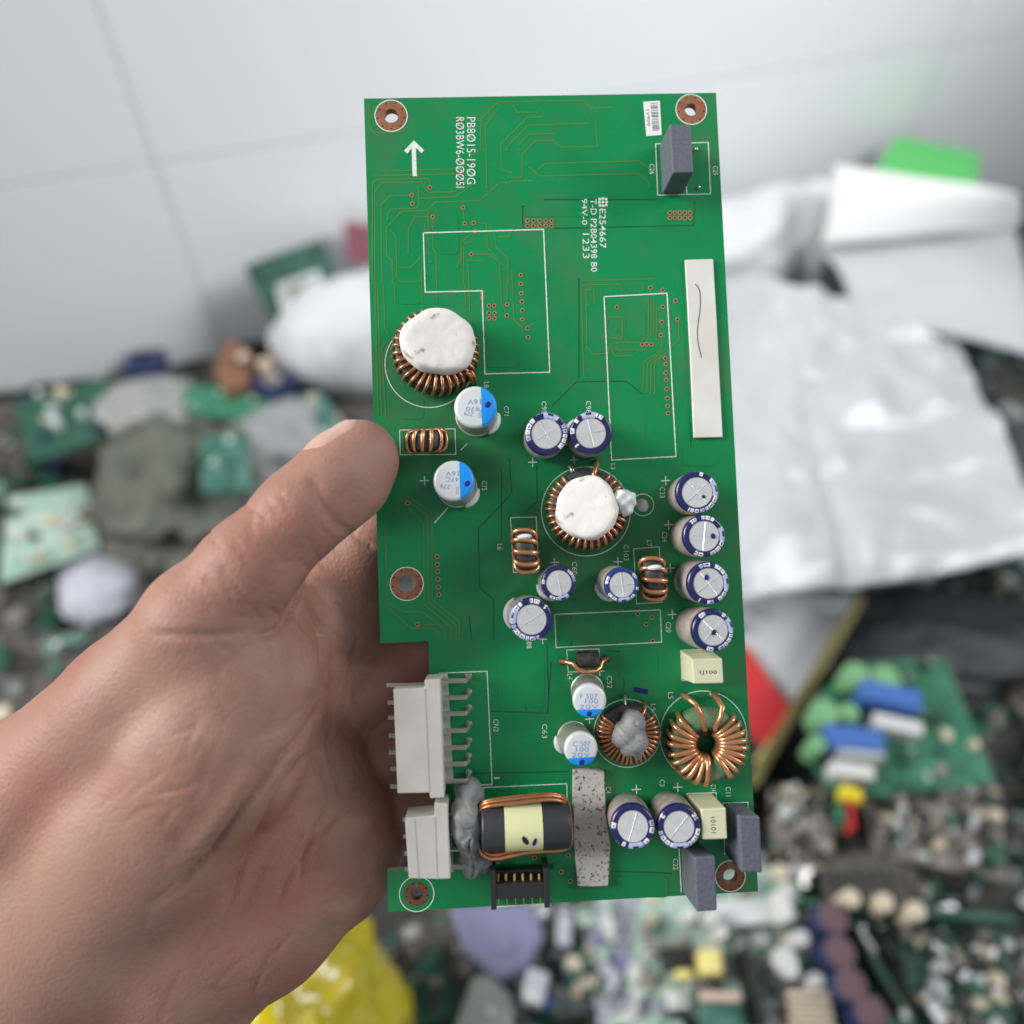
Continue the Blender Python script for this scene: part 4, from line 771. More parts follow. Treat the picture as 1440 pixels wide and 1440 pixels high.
pal('black', (.015, .015, .016), .5); pal('dkgrey', (.06, .06, .058), .6, col2=(.11, .10, .09), cscale=60); pal('taupe', (.30, .27, .24), .6, col2=(.18, .16, .14), cscale=50); pal('silver', (.6, .6, .6), .3, metal=.8); pal('rim', (.13, .115, .035), .5); pal('palegrey', (.50, .53, .52), .5, col2=(.66, .69, .68), cscale=40)
pal('foam', (.62, .63, .65), .45, spec=.4, bump=.15, bscale=50); pal('foam2', (.50, .515, .54), .30, spec=.55, bump=.25, bscale=40, col2=(.455, .47, .495), cscale=14); pal('paperw', (.74, .74, .73), .6); pal('greysheet', (.50, .51, .53), .6)
def Wp(px, py, off):
    d = ray(px, py); C = Vector((0, 0, CAM_Z)); t = (P0 + WN * off - C).dot(WN) / d.dot(WN); return C + d * t
def slab(name, pts, thick, m, parent=None, bev=.0006, up=None):
    """flat piece whose face runs through these points, extruded backwards"""
    P = [Vector(p) for p in pts]; nrm = Vector((0, 0, 0))
    for i in range(len(P)): nrm += (P[i] - P[0]).cross(P[(i + 1) % len(P)] - P[0])
    nrm.normalize()
    if nrm.dot(Vector((0, 0, CAM_Z)) - P[0]) < 0: P.reverse(); nrm = -nrm
    c = sum(P, Vector()) / len(P); P = [p - nrm * (p - c).dot(nrm) for p in P]; n = len(P)
    V_ = [p - nrm * thick - c for p in P] + [p - c for p in P]; F_ = [tuple(range(n - 1, -1, -1)), tuple(range(n, 2 * n))] + [(i, (i + 1) % n, n + (i + 1) % n, n + i) for i in range(n)]
    o = obj(name, V_, F_, M[m], None); 
    if bev: bevel(o, bev, 2)
    o.location = c
    if parent: o.parent = parent; o.location = c - parent.location
    return o, nrm
def gp(L, z): return [G(p[0], p[1], p[2] if len(p) > 2 else z) for p in L]
def block(name, px0, py0, px1, py1, ztop, hgt, m, parent=None, rot=0, bev=.0008):
    """upright box lying on the pile: picture rectangle of its top"""
    a, b = G(px0, py0, ztop), G(px1, py1, ztop); c = (a + b) / 2; sx, sy = abs(b.x - a.x) / 2, abs(b.y - a.y) / 2
    o = obj(name, *box(-sx, sx, -sy, sy, -hgt, 0), M[m]); bevel(o, min(bev, sx * .3, sy * .3), 2); o.location = c; o.rotation_euler = (0, 0, math.radians(rot))
    if parent: o.parent = parent; o.location = c - parent.location
    return o
def can(name, px, py, rpx, ztop, hgt, m, mtop, parent=None, tilt=(0, 0)):
    c = G(px, py, ztop); r = rpx / F_PX * (Vector((0, 0, CAM_Z)) - c).length * .95
    v, f = lathe([(r * .96, -hgt), (r, -hgt * .97), (r, -hgt * .06), (r * .9, 0), (r * .72, -.0001)], 28); o = obj(name, v, f, [M[m], M[mtop]], None, 40, [0] * (28 * 3) + [1] * 28 + [0, 1]); o.location = c; o.rotation_euler = (tilt[0], tilt[1], 0)
    if parent: o.parent = parent; o.location = c - parent.location
    return o
def lump(name, px, py, z, sx, sy, sz, m, label, cat, seed=0, amp=.18, fr=2.2, rot=0, parent=None):
    """crumpled soft body"""
    bm = bmesh.new(); bmesh.ops.create_icosphere(bm, subdivisions=5, radius=1)
    for v in bm.verts:
        n = v.co.copy(); d = amp * (mnoise.noise(n * fr + Vector((seed, 0, 0))) + .5 * abs(mnoise.noise(n * fr * 2.3 + Vector((0, seed, 0)))) + .25 * mnoise.noise(n * fr * 5)); n *= 1 + d
        v.co = Vector((n.x * sx, n.y * sy, max(n.z, -.55) * sz))
    me = bpy.data.meshes.new(name); bm.to_mesh(me); bm.free(); me.materials.append(M[m]); me.shade_smooth(); o = bpy.data.objects.new(name, me); COL.objects.link(o); o.location = G(px, py, z); o.rotation_euler = (0, 0, math.radians(rot))
    if label: tag(o, label, cat)
    return o
def scatter_parts(root, nrm, poly, n, seed, mats, smax=.006, hmax=.006):
    """small soldered parts spread over a scrap board's face"""
    rng = random.Random(seed); loc = [Vector(p) - root.location for p in poly]; c = sum(loc, Vector()) / len(loc); q = nrm.to_track_quat('Z', 'Y').to_matrix().to_4x4()
    for k in range(n):
        i = rng.randrange(len(loc)); a, b = loc[i], loc[(i + 1) % len(loc)]; s, t = rng.random(), rng.random(); s = math.sqrt(s) * .92; p = c + (a - c) * s * (1 - t) + (b - c) * s * t
        p -= nrm * (p.dot(nrm) - c.dot(nrm)); h = rng.uniform(.2, 1) * hmax; m = rng.choice(mats)
        if rng.random() < .15: v, f = lathe([(1, 0), (1, .9), (.85, 1)], 14); r = rng.uniform(.3, .6) * smax; v = [(x * r, y * r, z * h) for x, y, z in v]; nm = 'capacitor'
        else: sx, sy = rng.uniform(.3, 1) * smax, rng.uniform(.3, .7) * smax; v, f = box(-sx, sx, -sy, sy, 0, h); nm = 'component'
        o = obj(nm, v, f, M[m], root, 30); o.matrix_local = Matrix.Translation(p) @ q @ Matrix.Rotation(rng.random() * 3, 4, 'Z')

# --- loose scrap filling the bench (nobody could count it)
def pile_h(x, y): return .030 + .035 * mnoise.noise(Vector((x * 9, y * 9, 3))) + .02 * mnoise.noise(Vector((x * 23, y * 23, 7)))
xs = np.linspace(-.95, 1.15, 150); ys = np.linspace(-.30, 1.05, 100); V_ = [(x, y, max(.002, pile_h(x, y))) for y in ys for x in xs]; F_ = [(j * 150 + i, j * 150 + i + 1, (j + 1) * 150 + i + 1, (j + 1) * 150 + i) for j in range(99) for i in range(149)]
wall_y = lambda x: P0.y + (x - P0.x) * math.tan(YAW)
V_ = [(x, min(y, wall_y(x) - .006), z) for x, y, z in V_]
rng = random.Random(21); mats_ = ['dkgrey', 'black', 'dkgreen', 'teal', 'taupe', 'palegrey', 'silver', 'dkblue', 'bgreen', 'beige', 'white']; mi = [0] * len(F_); wts = [10, 14, 8, 5, 7, 4, 3, 3, 4, 2, 2]
for k in range(4200):
    x, y = rng.uniform(-.9, 1.1), rng.uniform(-.25, 1.0)
    if y > wall_y(x) - .03: continue
    z = max(.004, pile_h(x, y)) + rng.uniform(-.004, .006); sx, sy, sz = rng.uniform(.002, .013), rng.uniform(.002, .008), rng.uniform(.001, .006)
    R_ = Matrix.Rotation(rng.random() * 6.3, 3, 'Z') @ Matrix.Rotation(rng.uniform(-.5, .5), 3, 'X') @ Matrix.Rotation(rng.uniform(-.5, .5), 3, 'Y'); v, f = box(-sx, sx, -sy, sy, -sz, sz); b0 = len(V_)
    V_ += [tuple(R_ @ Vector(p) + Vector((x, y, z))) for p in v]; F_ += [tuple(b0 + i for i in q) for q in f]; mi += [rng.choices(range(len(mats_)), wts)[0]] * 6
for k in range(700):                               # thin broken board fragments lying about
    x, y = rng.uniform(-.9, 1.1), rng.uniform(-.25, 1.0)
    if y > wall_y(x) - .05: continue
    z = max(.006, pile_h(x, y)) + rng.uniform(.002, .016); R_ = Matrix.Rotation(rng.random() * 6.3, 3, 'Z') @ Matrix.Rotation(rng.uniform(-.35, .35), 3, 'X') @ Matrix.Rotation(rng.uniform(-.35, .35), 3, 'Y'); a_, b_ = rng.uniform(.007, .024), rng.uniform(.006, .016)
    poly = [(-a_ * rng.uniform(.7, 1), -b_), (a_, -b_ * rng.uniform(.6, 1)), (a_ * rng.uniform(.6, 1), b_), (-a_ * rng.uniform(.2, 1), b_ * rng.uniform(.7, 1)), (-a_, 0)]; v, f = prism(poly, -.0008, .0008); b0 = len(V_); mk = rng.choice([2, 2, 3, 8, 8, 4, 2]); 
    V_ += [tuple(R_ @ Vector(p) + Vector((x, y, z))) for p in v]; F_ += [tuple(b0 + i for i in q) for q in f]; mi += [mk] * len(f)
    for c_ in range(rng.randrange(3, 9)):
        ux, uy = rng.uniform(-.7, .7) * a_, rng.uniform(-.7, .7) * b_; sx, sy, sz = rng.uniform(.0008, .004), rng.uniform(.0008, .0025), rng.uniform(.001, .006); v, f = box(ux - sx, ux + sx, uy - sy, uy + sy, .0008, .0008 + sz); b0 = len(V_)
        V_ += [tuple(R_ @ Vector(p) + Vector((x, y, z))) for p in v]; F_ += [tuple(b0 + i for i in q) for q in f]; mi += [rng.choices(range(len(mats_)), wts)[0]] * 6
for k in range(3800):                              # finer, paler parts where the boards lie thickest
    x, y = rng.uniform(-.05, .75), rng.uniform(-.12, .50); z = max(.004, pile_h(x, y)) + rng.uniform(.0, .05) ** 1.2; sx, sy, sz = rng.uniform(.001, .007), rng.uniform(.001, .004), rng.uniform(.0006, .004)
    R_ = Matrix.Rotation(rng.random() * 6.3, 3, 'Z') @ Matrix.Rotation(rng.uniform(-.6, .6), 3, 'X') @ Matrix.Rotation(rng.uniform(-.6, .6), 3, 'Y'); v, f = box(-sx, sx, -sy, sy, -sz, sz); b0 = len(V_)
    V_ += [tuple(R_ @ Vector(p) + Vector((x, y, z))) for p in v]; F_ += [tuple(b0 + i for i in q) for q in f]; mi += [rng.choices(range(len(mats_)), [5, 6, 8, 6, 6, 7, 5, 1, 7, 3, 3])[0]] * 6
o = obj('scrap_pile', V_, F_, [M[m] for m in mats_], None, None, mi); o['kind'] = 'stuff'; tag(o, 'dark heap of loose electronic scrap covering the bench', 'scrap')

# --- against the wall, upper left
pts = [Wp(344, 374, .05), Wp(453, 334, .02), Wp(476, 388, .04), Wp(383, 458, .07)]
o, n_ = slab('scrap_board', pts, .0018, 'dkgreen'); tag(o, 'dark green board leaning against the white wall left of the foam roll', 'circuit board'); root = o
pl = [Vector(p) + n_ * .006 for p in (Wp(386, 402, .055), Wp(447, 380, .04), Wp(455, 420, .05), Wp(395, 440, .065))]; slab('white_block', pl, .006, 'palegrey', root); 
pl = [Vector(p) + n_ * .008 for p in (Wp(400, 404, .053), Wp(438, 390, .045), Wp(440, 410, .047), Wp(406, 424, .058))]; slab('grey_cover', pl, .002, 'taupe', root)
scatter_parts(root, n_, pts, 8, 3, ['dkgreen', 'black', 'teal'], .006, .003)
o, n_ = slab('maroon_board', [Wp(484, 312, .02), Wp(560, 318, .02), Wp(560, 380, .04), Wp(492, 368, .04)], .004, 'maroon'); tag(o, 'maroon panel against the wall peeking out behind the board edge', 'panel'); scatter_parts(o, n_, [Wp(492, 322, .02), Wp(550, 328, .02), Wp(550, 370, .04), Wp(498, 360, .04)], 6, 5, ['maroon', 'black'], .006, .002)
# --- white foam: a loose roll and the sheet coming off it
path = [(402, 505, .060, .004), (420, 492, .075, .040), (448, 485, .085, .056), (480, 478, .09, .062), (560, 465, .092, .064), (700, 440, .095, .066), (850, 410, .10, .066), (1000, 370, .105, .064), (1100, 345, .11, .062), (1190, 330, .115, .06), (1260, 325, .115, .05), (1290, 324, .115, .003)]
CP_ = np.array([[*G(x, y, z), r] for x, y, z, r in path]); tt = np.linspace(0, len(path) - 1, 120); fine = np.stack([np.interp(tt, range(len(path)), CP_[:, i]) for i in range(4)], 1)
for _ in range(3): fine[1:-1] = (fine[:-2] + fine[2:] + 2 * fine[1:-1]) / 4
v, f = tube(fine[:, :3], fine[:, 3], 64); out = []
for i, p in enumerate(v):
    s = i // 64; a = (i % 64) / 64 * 2 * math.pi; c = Vector(fine[min(s, 119), :3]); d = Vector(p) - c; L_ = s * .30 + 1.2 * math.sin(a); k = 1 + .022 * math.sin(L_ * 2.2 + 2.0 * mnoise.noise(Vector((s * .11, a * 1.3, 0)))) * (d.length / .066) + .05 * mnoise.noise(Vector((s * .09, math.cos(a) * 1.5, math.sin(a) * 1.5)))
    k += (.10 * max(0, min(1, (s - 55) / 25)) + .03 * max(0, min(1, (45 - s) / 20)) + .015) * (abs(math.sin(s * .26 + a * 1.7 + 2.2 * mnoise.noise(Vector((s * .07, a, 4))))) - .5) * min(1, d.length / .05)
    out.append(c + d * k)
o = obj('foam_roll', out, f, M['foam'], None, 180); tag(o, 'crumpled roll of white packing foam lying along the wall', 'foam')
A4 = [G(985, 400, .15), G(1330, 455, .13), G(1480, 770, .12), G(960, 856, .145)]; nn = 90; V_ = []
for j in range(nn):
    for i in range(nn):
        s, t = i / (nn - 1), j / (nn - 1); p = A4[0] * (1 - s) * (1 - t) + A4[1] * s * (1 - t) + A4[2] * s * t + A4[3] * (1 - s) * t
        g = lambda x, c, wd: math.exp(-((x - c) / wd) ** 2)
        z = .0022 * math.sin(t * 30 + 4 * mnoise.noise(Vector((s * 2.2, t * 2, 1)))) * (.3 + .7 * t) + .010 * mnoise.noise(Vector((s * 2.2, t * 3.2, 5))) + .010 * g(s, .16 + .30 * (1 - t), .05) * (1 - t) - .006 * g(s, .30 + .14 * t, .03) * t + .03 * max(0, .2 - t) - .02 * max(0, t - .95) * 6
        z += .020 * abs(mnoise.noise(Vector((s * 4 + t * 3, t * 6 - s * 2, 2)))) * (1.15 - t) + .0025 * abs(mnoise.noise(Vector((s * 9, t * 12, 9))))
        V_.append(p + Vector((0, 0, z)))
o = obj('foam_sheet', V_, [(j * nn + i, j * nn + i + 1, (j + 1) * nn + i + 1, (j + 1) * nn + i) for j in range(nn - 1) for i in range(nn - 1)], M['foam2'], None, 180); fix_normals(o); md = o.modifiers.new('t', 'SOLIDIFY'); md.thickness = .0025; tag(o, 'flat wrinkled sheet of silvery white foam to the right of the board', 'foam')
# --- folded white paper, lime piece
def curl(name, q, bow, m, thick=.0012, n=20):
    V_ = []
    for j in range(n):
        for i in range(n):
            s, t = i / (n - 1), j / (n - 1); p = q[0] * (1 - s) * (1 - t) + q[1] * s * (1 - t) + q[2] * s * t + q[3] * (1 - s) * t; V_.append(p + Vector((0, -.3, 1)).normalized() * bow * math.sin(math.pi * t) + Vector((0, 0, .004 * mnoise.noise(p * 12))))
    o = obj(name, V_, [(j * n + i, j * n + i + 1, (j + 1) * n + i + 1, (j + 1) * n + i) for j in range(n - 1) for i in range(n - 1)], M[m], None, 180); fix_normals(o); md = o.modifiers.new('t', 'SOLIDIFY'); md.thickness = thick; return o
o = curl('paper_and_shade_sheet', [G(1172, 232, .21), G(1420, 270, .21), G(1430, 320, .17), G(1153, 347, .165)], .012, 'paperw'); tag(o, 'bright white folded paper at the upper right above the foam', 'paper')
o = curl('paper_and_shade_sheet', [G(1150, 352, .15), G(1420, 310, .15), G(1450, 500, .14), G(1200, 440, .14)], .014, 'foam2'); tag(o, 'grey sheet standing in for soft shade under the folded white paper', 'paper')  # added sheet, its grey stands in for the soft shade below the paper
o, n_ = slab('lime_panel', gp([(1218, 256), (1262, 190), (1380, 215), (1370, 290)], .165), .006, 'lime', bev=.002); tag(o, 'bright lime green plastic piece behind the folded white paper', 'plastic piece')
# --- left pile
o, n_ = slab('brown_transformer', gp([(299, 520), (319, 473), (352, 492), (346, 540), (318, 548)], .11), .035, 'brown', bev=.003); tag(o, 'rusty brown transformer block lying left of the foam roll', 'transformer'); scatter_parts(o, n_, gp([(308, 515), (322, 482), (345, 495), (340, 530)], .11), 4, 4, ['brown', 'black', 'beige'], .006, .004)
o = block('dark_module', 355, 517, 402, 552, .10, .02, 'dkblue', None, -32); tag(o, 'dark blue module tilted beside the brown transformer', 'module'); can('capacitor', 360, 512, 9, .112, .014, 'beige', 'pink', o); block('terminal', 372, 522, 392, 536, .104, .004, 'taupe', o)
pts = gp([(256, 548, .10), (300, 538, .105), (392, 572, .09), (388, 600, .09), (262, 580, .10)], .1); o, n_ = slab('scrap_board', pts, .0018, 'bgreen'); tag(o, 'bright green board strip below the brown transformer', 'circuit board'); scatter_parts(o, n_, pts, 7, 8, ['bgreen', 'palegreen', 'dkgreen'], .006, .004)
lump('plastic_bag', 215, 590, .075, .055, .045, .03, 'pbag', 'crumpled pale grey plastic bag at the left under the wall', 'bag', 3, .25)
lump('cloth_bag', 262, 690, .075, .072, .078, .045, 'olive', 'olive grey cloth bundle left of the thumb', 'cloth', 5, .42, 2.3)
lump('grey_cloth', 400, 650, .075, .07, .05, .035, 'ltgrey', 'light grey cloth patch behind the thumb', 'cloth', 9, .40, 2.4)
pts = gp([(281, 614), (346, 609), (352, 688), (283, 694)], .145); o, n_ = slab('scrap_board', pts, .006, 'teal'); tag(o, 'small teal green board lying on the olive cloth bundle', 'circuit board'); scatter_parts(o, n_, pts, 12, 12, ['teal', 'palegreen', 'dkgreen'], .008, .002)
pts = gp([(405, 560), (450, 550), (482, 590), (470, 640), (430, 615)], .10); o, n_ = slab('scrap_board', pts, .0018, 'teal'); tag(o, 'broken teal board behind the thumbnail', 'circuit board'); scatter_parts(o, n_, pts, 12, 14, ['palegreen', 'pink', 'lavpale', 'dkblue', 'teal'], .006, .008)
lump('white_bag', 160, 785, .045, .045, .065, .018, 'lavpale', 'pale lavender plastic bag at the left edge above the wrist', 'bag', 13, .12, 1.6)
o = block('dark_case', 205, 760, 290, 850, .06, .03, 'dkgrey', None, 12, .003); tag(o, 'dark grey plastic case under the olive cloth bundle', 'case'); block('lid', 215, 768, 280, 840, .064, .004, 'black', o, 0)
pts = gp([(20, 560), (150, 530), (165, 610), (40, 650)], .09); o, n_ = slab('scrap_board', pts, .0018, 'dkgreen'); tag(o, 'dark green board at the far left under the wall', 'circuit board'); scatter_parts(o, n_, pts, 14, 17, ['black', 'palegrey', 'dkblue', 'beige'], .007, .01)
o = block('dark_coil', 182, 490, 222, 520, .07, .02, 'dkblue', None, 10, .004); tag(o, 'small dark blue block against the wall at the left', 'block'); can('cap', 200, 497, 8, .074, .006, 'black', 'black', o)
pts = gp([(10, 700), (120, 680), (140, 770), (0, 820)], .07); o, n_ = slab('scrap_board', pts, .0018, 'palegreen'); tag(o, 'pale green board at the far left edge beside the lavender bag', 'circuit board'); scatter_parts(o, n_, pts, 14, 18, ['black', 'palegrey', 'silver', 'beige'], .007, .01)
# --- right, below the foam sheet
o = curl('grey_sheet', [G(1000, 830, .07), G(1215, 835, .07), G(1110, 1010, .065), G(1000, 930, .065)], .004, 'greysheet'); tag(o, 'flat grey sheet under the edge of the foam, right of the board', 'sheet')
o, n_ = slab('red_card', gp([(1040, 905), (1056, 915), (1113, 998), (1074, 1050), (1040, 1020)], .076), .002, 'red'); tag(o, 'red triangular card right of the board beside the green coil', 'card'); slab('card_border', [Vector(p) + Vector((0, 0, .0025)) for p in gp([(1113, 998), (1121, 1006), (1068, 1080), (1060, 1070)], .076)], .002, 'paleyel', o)
crate = bpy.data.objects.new('crate', None); COL.objects.link(crate); crate.location = G(1130, 990, .0); tag(crate, 'black crate with an olive yellow rim at the right', 'crate')
for a, b, nm in [((1212, 838), (1058, 1102), 'rim')]:
    p, q = G(*a, .10), G(*b, .10); d = (q - p).normalized(); s = Vector((-d.y, d.x, 0)); s = s if s.x > 0 or abs(d.x) < .2 else -s
    hx = [p - s * .004, q - s * .004, q + s * .004, p + s * .004]; o = obj('rim', *hexa([v_ - Vector((0, 0, .008)) - crate.location for v_ in hx], [v_ - crate.location for v_ in hx]), M['rim'], crate); bevel(o, .002, 2)
    hx = [p + s * .0015, q + s * .0015, q + s * .006, p + s * .006]; hx = [p - s * .0025, q - s * .0025, q + s * .0025, p + s * .0025]; o = obj('side_panel', *hexa([v_ - Vector((0, 0, .095)) - crate.location for v_ in hx], [v_ - Vector((0, 0, .0085)) - crate.location for v_ in hx]), M['black'], crate); fix_normals(o)
lump('dark_cloth', 1290, 900, .05, .11, .05, .02, 'black', 'black plastic liner inside the crate corner', 'liner', 19, .2); lump('dark_bag', 1110, 1070, .05, .03, .055, .02, 'black', 'black bag bunched along the inside of the yellow crate rim', 'bag', 23, .2)
# relay board
pts = gp([(1140, 990, .115), (1195, 935, .115), (1330, 925, .12), (1400, 1100, .12), (1180, 1125, .115), (1145, 1080, .115)], .115); o, n_ = slab('relay_board', pts, .0018, 'bgreen'); tag(o, 'green board with two blue relay blocks at the right edge', 'circuit board'); rb = o
for x, y, r in [(1162, 1000, 19), (1205, 946, 17), (1248, 952, 18), (1195, 1000, 13), (1150, 1045, 12)]: can('green_capacitor', x, y, r, .137, .02, 'ltgreen', 'ltgreen', rb)
block('relay', 1160, 1021, 1248, 1052, .138, .02, 'blue', rb, -6); block('relay', 1209, 962, 1300, 990, .138, .02, 'blue', rb, -14)
block('terminal_strip', 1168, 1072, 1232, 1092, .13, .014, 'white', rb, -8); block('terminal_strip', 1228, 1008, 1300, 1026, .132, .014, 'white', rb, -14); block('terminal_strip', 1180, 1052, 1245, 1062, .134, .014, 'palegrey', rb, -6)
scatter_parts(rb, n_, pts, 70, 33, ['beige', 'bgreen', 'palegreen', 'silver', 'dkgreen', 'black', 'taupe'], .004, .008)
for nm, x0, y0, x1, y1, m, r, lb in [('yellow_plug', 1182, 1105, 1217, 1126, 'yellow', -12, 'small yellow plug on the dark scrap, right edge'), ('red_plug', 1190, 1126, 1208, 1166, 'red', -10, 'small red plug under the yellow plug'), ('green_plug', 1179, 1125, 1190, 1156, 'bgreen', -4, 'small green plug left of the red plug')]:
    o = block(nm, x0, y0, x1, y1, .125, .012, m, None, r, .002); tag(o, lb, 'plug'); block('latch', x0 + 3, y0 + 3, x1 - 3, y1 - 3, .1265, .002, m, o)
pts = gp([(1215, 1128), (1400, 1090), (1420, 1240), (1230, 1200)], .10); o, n_ = slab('scrap_board', pts, .0018, 'taupe'); tag(o, 'dusty brown board behind the coloured plugs at the right edge', 'circuit board'); scatter_parts(o, n_, pts, 70, 41, ['beige', 'taupe', 'dkgrey', 'silver', 'dkgreen', 'black'], .005, .009)
pts = gp([(1080, 1100), (1160, 1110), (1180, 1220), (1090, 1200)], .085); o, n_ = slab('scrap_board', pts, .0018, 'taupe'); tag(o, 'dusty grey board right of the lower right corner', 'circuit board'); scatter_parts(o, n_, pts, 60, 43, ['palegrey', 'taupe', 'dkgrey', 'silver', 'beige', 'black'], .005, .010)
pts = gp([(1145, 1225), (1210, 1195), (1290, 1225), (1290, 1290), (1180, 1285)], .10); o, n_ = slab('heat_sink', pts, .02, 'dkgrey'); tag(o, 'dark grey heat sink block below the coloured plugs', 'heat sink')
for k in range(7): block('fin', 1165 + k * 16, 1222, 1171 + k * 16, 1278, .108, .008, 'dkgrey', o, 0)
o, n_ = slab('edge_board', gp([(1130, 1262), (1430, 1285), (1430, 1298), (1130, 1275)], .125), .02, 'dkgreen'); tag(o, 'narrow dark green board strip on edge under the heat sink', 'circuit board'); 
for x, y in [(1198, 1262), (1245, 1268), (1290, 1280)]: can('capacitor', x, y, 11, .14, .02, 'beige', 'beige', o)
# board with a row of dark red capacitors
pts = gp([(1128, 1285), (1198, 1280), (1310, 1480), (1160, 1490), (1135, 1380)], .115); o, n_ = slab('capacitor_board', pts, .0018, 'bgreen'); tag(o, 'green board with a diagonal row of dark red topped capacitors', 'circuit board'); rb = o
for x, y in [(1172, 1290), (1182, 1338), (1197, 1384), (1226, 1425)]: can('red_capacitor', x, y, 20, .142, .027, 'dkblue', 'capred', rb)
scatter_parts(rb, n_, pts, 16, 47, ['silver', 'palegrey', 'bgreen', 'beige'], .005, .008)
o = block('black_strip', 1215, 1290, 1243, 1425, .128, .012, 'black', None, 22, .002); tag(o, 'black bar right of the red topped capacitors', 'bar'); block('cap', 1218, 1300, 1238, 1330, .131, .003, 'dkgrey', o)
pts = gp([(1255, 1310), (1420, 1310), (1430, 1470), (1300, 1470)], .10); o, n_ = slab('scrap_board', pts, .0018, 'dkgreen'); tag(o, 'dark green populated board in the lower right corner', 'circuit board'); scatter_parts(o, n_, pts, 70, 53, ['taupe', 'palegrey', 'silver', 'dkgreen', 'beige', 'black', 'dkgrey'], .005, .010)
o = block('white_bar', 1213, 1300, 1226, 1340, .135, .008, 'white', None, 25); tag(o, 'thin white bar lying beside the red topped capacitors', 'bar'); block('end_cap', 1214, 1302, 1225, 1308, .1355, .004, 'palegrey', o, 0)
# big pale board bottom centre right
pts = gp([(905, 1235, .105), (1120, 1215, .105), (1128, 1300, .105), (1150, 1480, .105), (1075, 1480, .105), (880, 1380, .105)], .105); o, n_ = slab('pale_board', pts, .0018, 'palegreen'); tag(o, 'pale green crowded board below the lower right corner of the held board', 'circuit board'); rb = o
block('yellow_transformer', 983, 1335, 1018, 1370, .132, .022, 'paleyel', rb, 2, .003); block('transformer_base', 978, 1330, 1023, 1376, .118, .012, 'beige', rb)
for x, y, r in [(1128, 1318, 10), (1149, 1378, 9), (1105, 1350, 15), (1112, 1362, 11), (970, 1285, 9), (1000, 1290, 9), (1015, 1310, 8)]: can('white_capacitor', x, y, r, .13, .02, 'white', 'white', rb)
block('heat_sink', 1048, 1328, 1078, 1440, .135, .025, 'black', rb, 5, .003); block('silver_shield', 1000, 1262, 1100, 1300, .12, .012, 'palegrey', rb, 4, .002); block('silver_shield', 1090, 1250, 1120, 1295, .13, .02, 'white', rb, 10, .002)
for k in range(4): block('beige_terminal', 1108 + k * 2, 1393 + k * 15, 1168 + k * 3, 1404 + k * 15, .13, .02, 'beige', rb, -1)
block('green_module', 984, 1398, 1050, 1460, .125, .012, 'teal', rb, 0); block('pink_resistor', 985, 1394, 1042, 1408, .131, .006, 'pink', rb, -2); block('black_chip', 930, 1330, 978, 1362, .122, .012, 'black', rb, 4); block('yellow_capacitor', 951, 1363, 974, 1376, .124, .012, 'paleyel', rb)
scatter_parts(rb, n_, pts, 60, 59, ['palegrey', 'white', 'silver', 'palegreen', 'taupe', 'beige'], .006, .010)
pts = gp([(838, 1262), (905, 1238), (940, 1440), (850, 1470), (820, 1340)], .10); o, n_ = slab('scrap_board', pts, .0018, 'lavpale'); tag(o, 'pale lavender board below the middle of the held board', 'circuit board'); scatter_parts(o, n_, pts, 46, 61, ['palegrey', 'silver', 'lavpale', 'palegreen', 'white', 'lav'], .006, .008)
o = block('white_module', 940, 1392, 972, 1418, .12, .015, 'white', None, 6, .003); tag(o, 'small white module between the pale and lavender boards', 'module'); can('stud', 950, 1400, 6, .123, .004, 'palegrey', 'white', o)
pts = gp([(860, 1425), (960, 1435), (980, 1500), (850, 1490)], .115); o, n_ = slab('scrap_board', pts, .0018, 'palegreen'); tag(o, 'mint green board cut off by the bottom edge', 'circuit board'); scatter_parts(o, n_, pts, 12, 67, ['white', 'palegreen', 'dkgreen'], .006, .004)
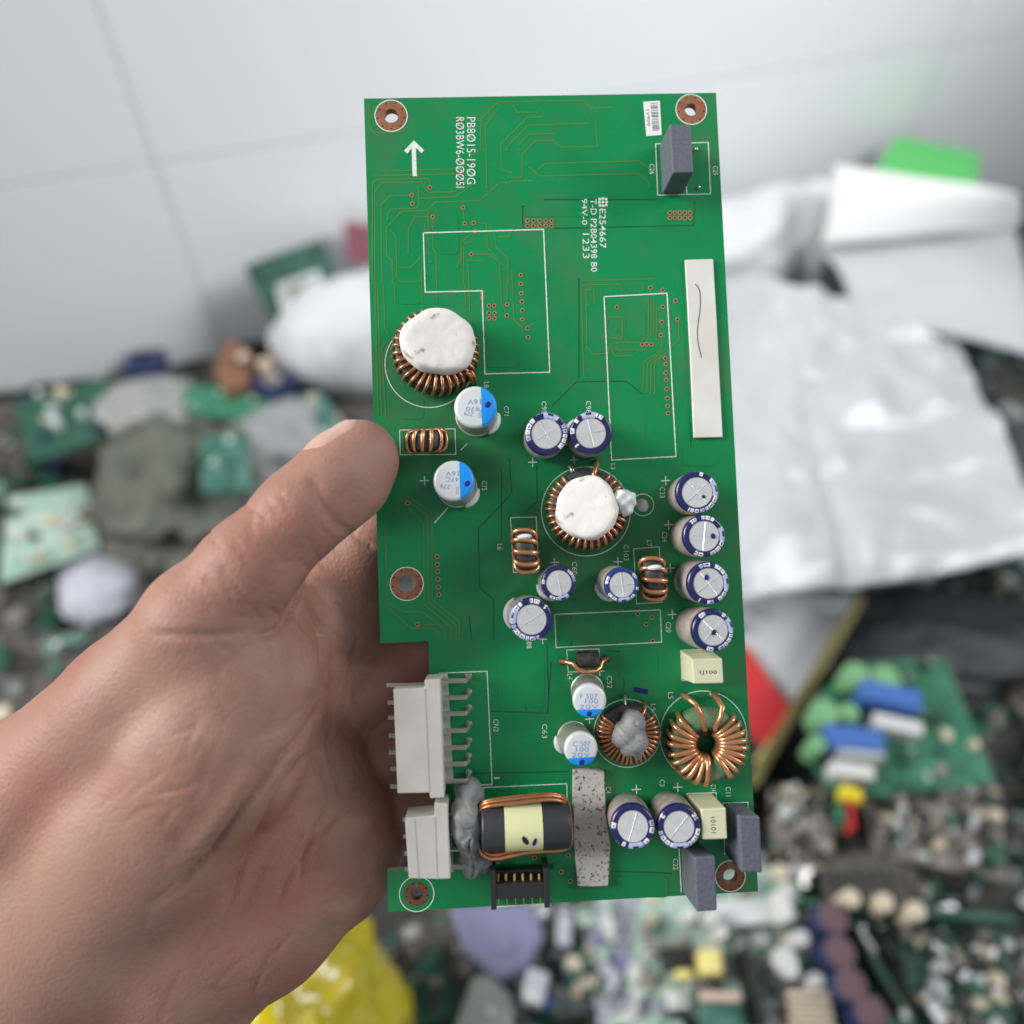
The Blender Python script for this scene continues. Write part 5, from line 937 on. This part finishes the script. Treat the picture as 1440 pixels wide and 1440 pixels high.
# bottom centre
o, n_ = slab('lavender_case', gp([(628, 1270), (748, 1268), (768, 1315), (742, 1362), (702, 1380), (652, 1340)], .115), .03, 'lav', bev=.004); tag(o, 'dusky lavender plastic case under the lower board edge', 'case'); can('dimple', 710, 1327, 12, .1165, .004, 'lav', 'lav', o)
o, n_ = slab('grey_cover', gp([(664, 1372), (690, 1368), (724, 1402), (722, 1480), (625, 1480)], .11), .01, 'greygreen', bev=.003); tag(o, 'grey green flat cover at the bottom edge below the lavender case', 'cover'); can('screw', 690, 1420, 5, .1115, .003, 'greygreen', 'palegrey', o)
o = block('white_connector', 737, 1362, 770, 1412, .125, .02, 'lavpale', None, -14, .002); tag(o, 'pale connector block right of the grey green cover', 'connector'); block('mouth', 744, 1395, 764, 1408, .1265, .003, 'white', o)
for x0, y0, x1, y1, m, r, lb in [(783, 1272, 806, 1330, 'lavpale', -6, 'pale lavender upright block under the speckled tape strip'), (812, 1272, 838, 1300, 'palegreen', 10, 'mint block under the lower edge beside the lavender board'), (742, 1262, 770, 1292, 'palegrey', 20, 'light grey block behind the black socket')]:
    o = block('scrap_block', x0, y0, x1, y1, .11, .02, m, None, r, .003); tag(o, lb, 'block'); block('slot', x0 + 5, y0 + 6, x1 - 5, y0 + 12, .1112, .002, 'dkgrey', o)
pts = gp([(790, 1345), (850, 1340), (858, 1395), (800, 1400)], .10); o, n_ = slab('scrap_board', pts, .0018, 'teal'); tag(o, 'small teal board left of the lavender board', 'circuit board'); scatter_parts(o, n_, pts, 14, 71, ['white', 'beige', 'dkgreen', 'lavpale'], .006, .008)
o = block('blue_plug', 766, 1402, 778, 1418, .10, .01, 'blue', None, 0, .002); tag(o, 'tiny blue plug beside the pale connector block', 'plug'); block('latch', 768, 1404, 776, 1409, .1015, .002, 'blue', o)
o = block('beige_connector', 566, 1296, 598, 1345, .09, .02, 'taupe', None, 24, .003); tag(o, 'dusty beige connector in the dark scrap left of the lavender case', 'connector'); block('mouth', 572, 1302, 592, 1318, .0915, .003, 'palegrey', o)
o = block('grey_chip', 540, 1325, 572, 1370, .075, .012, 'dkgrey', None, 20, .003); tag(o, 'dark grey chip half buried left of the beige connector', 'chip'); block('marking_bar', 548, 1335, 562, 1340, .0755, .001, 'palegrey', o)
# yellow plastic bag under the wrist: taut pillow with folded edges
o = lump('plastic_bag', 412, 1462, .125, .056, .056, .065, 'yellow_p', 'glossy yellow plastic bag bulging out below the hand', 'bag', 31, .20, 1.9)
for v in o.data.vertices:
    a = math.atan2(v.co.y, v.co.x); q = v.co.normalized(); v.co *= 1 + .035 * abs(math.sin(3.1 * a + 5 * q.z)) + .05 * max(0, 1 - abs(q.z - .35) * 6) * (.5 + .5 * math.sin(2 * a + 1))
o.data.update()
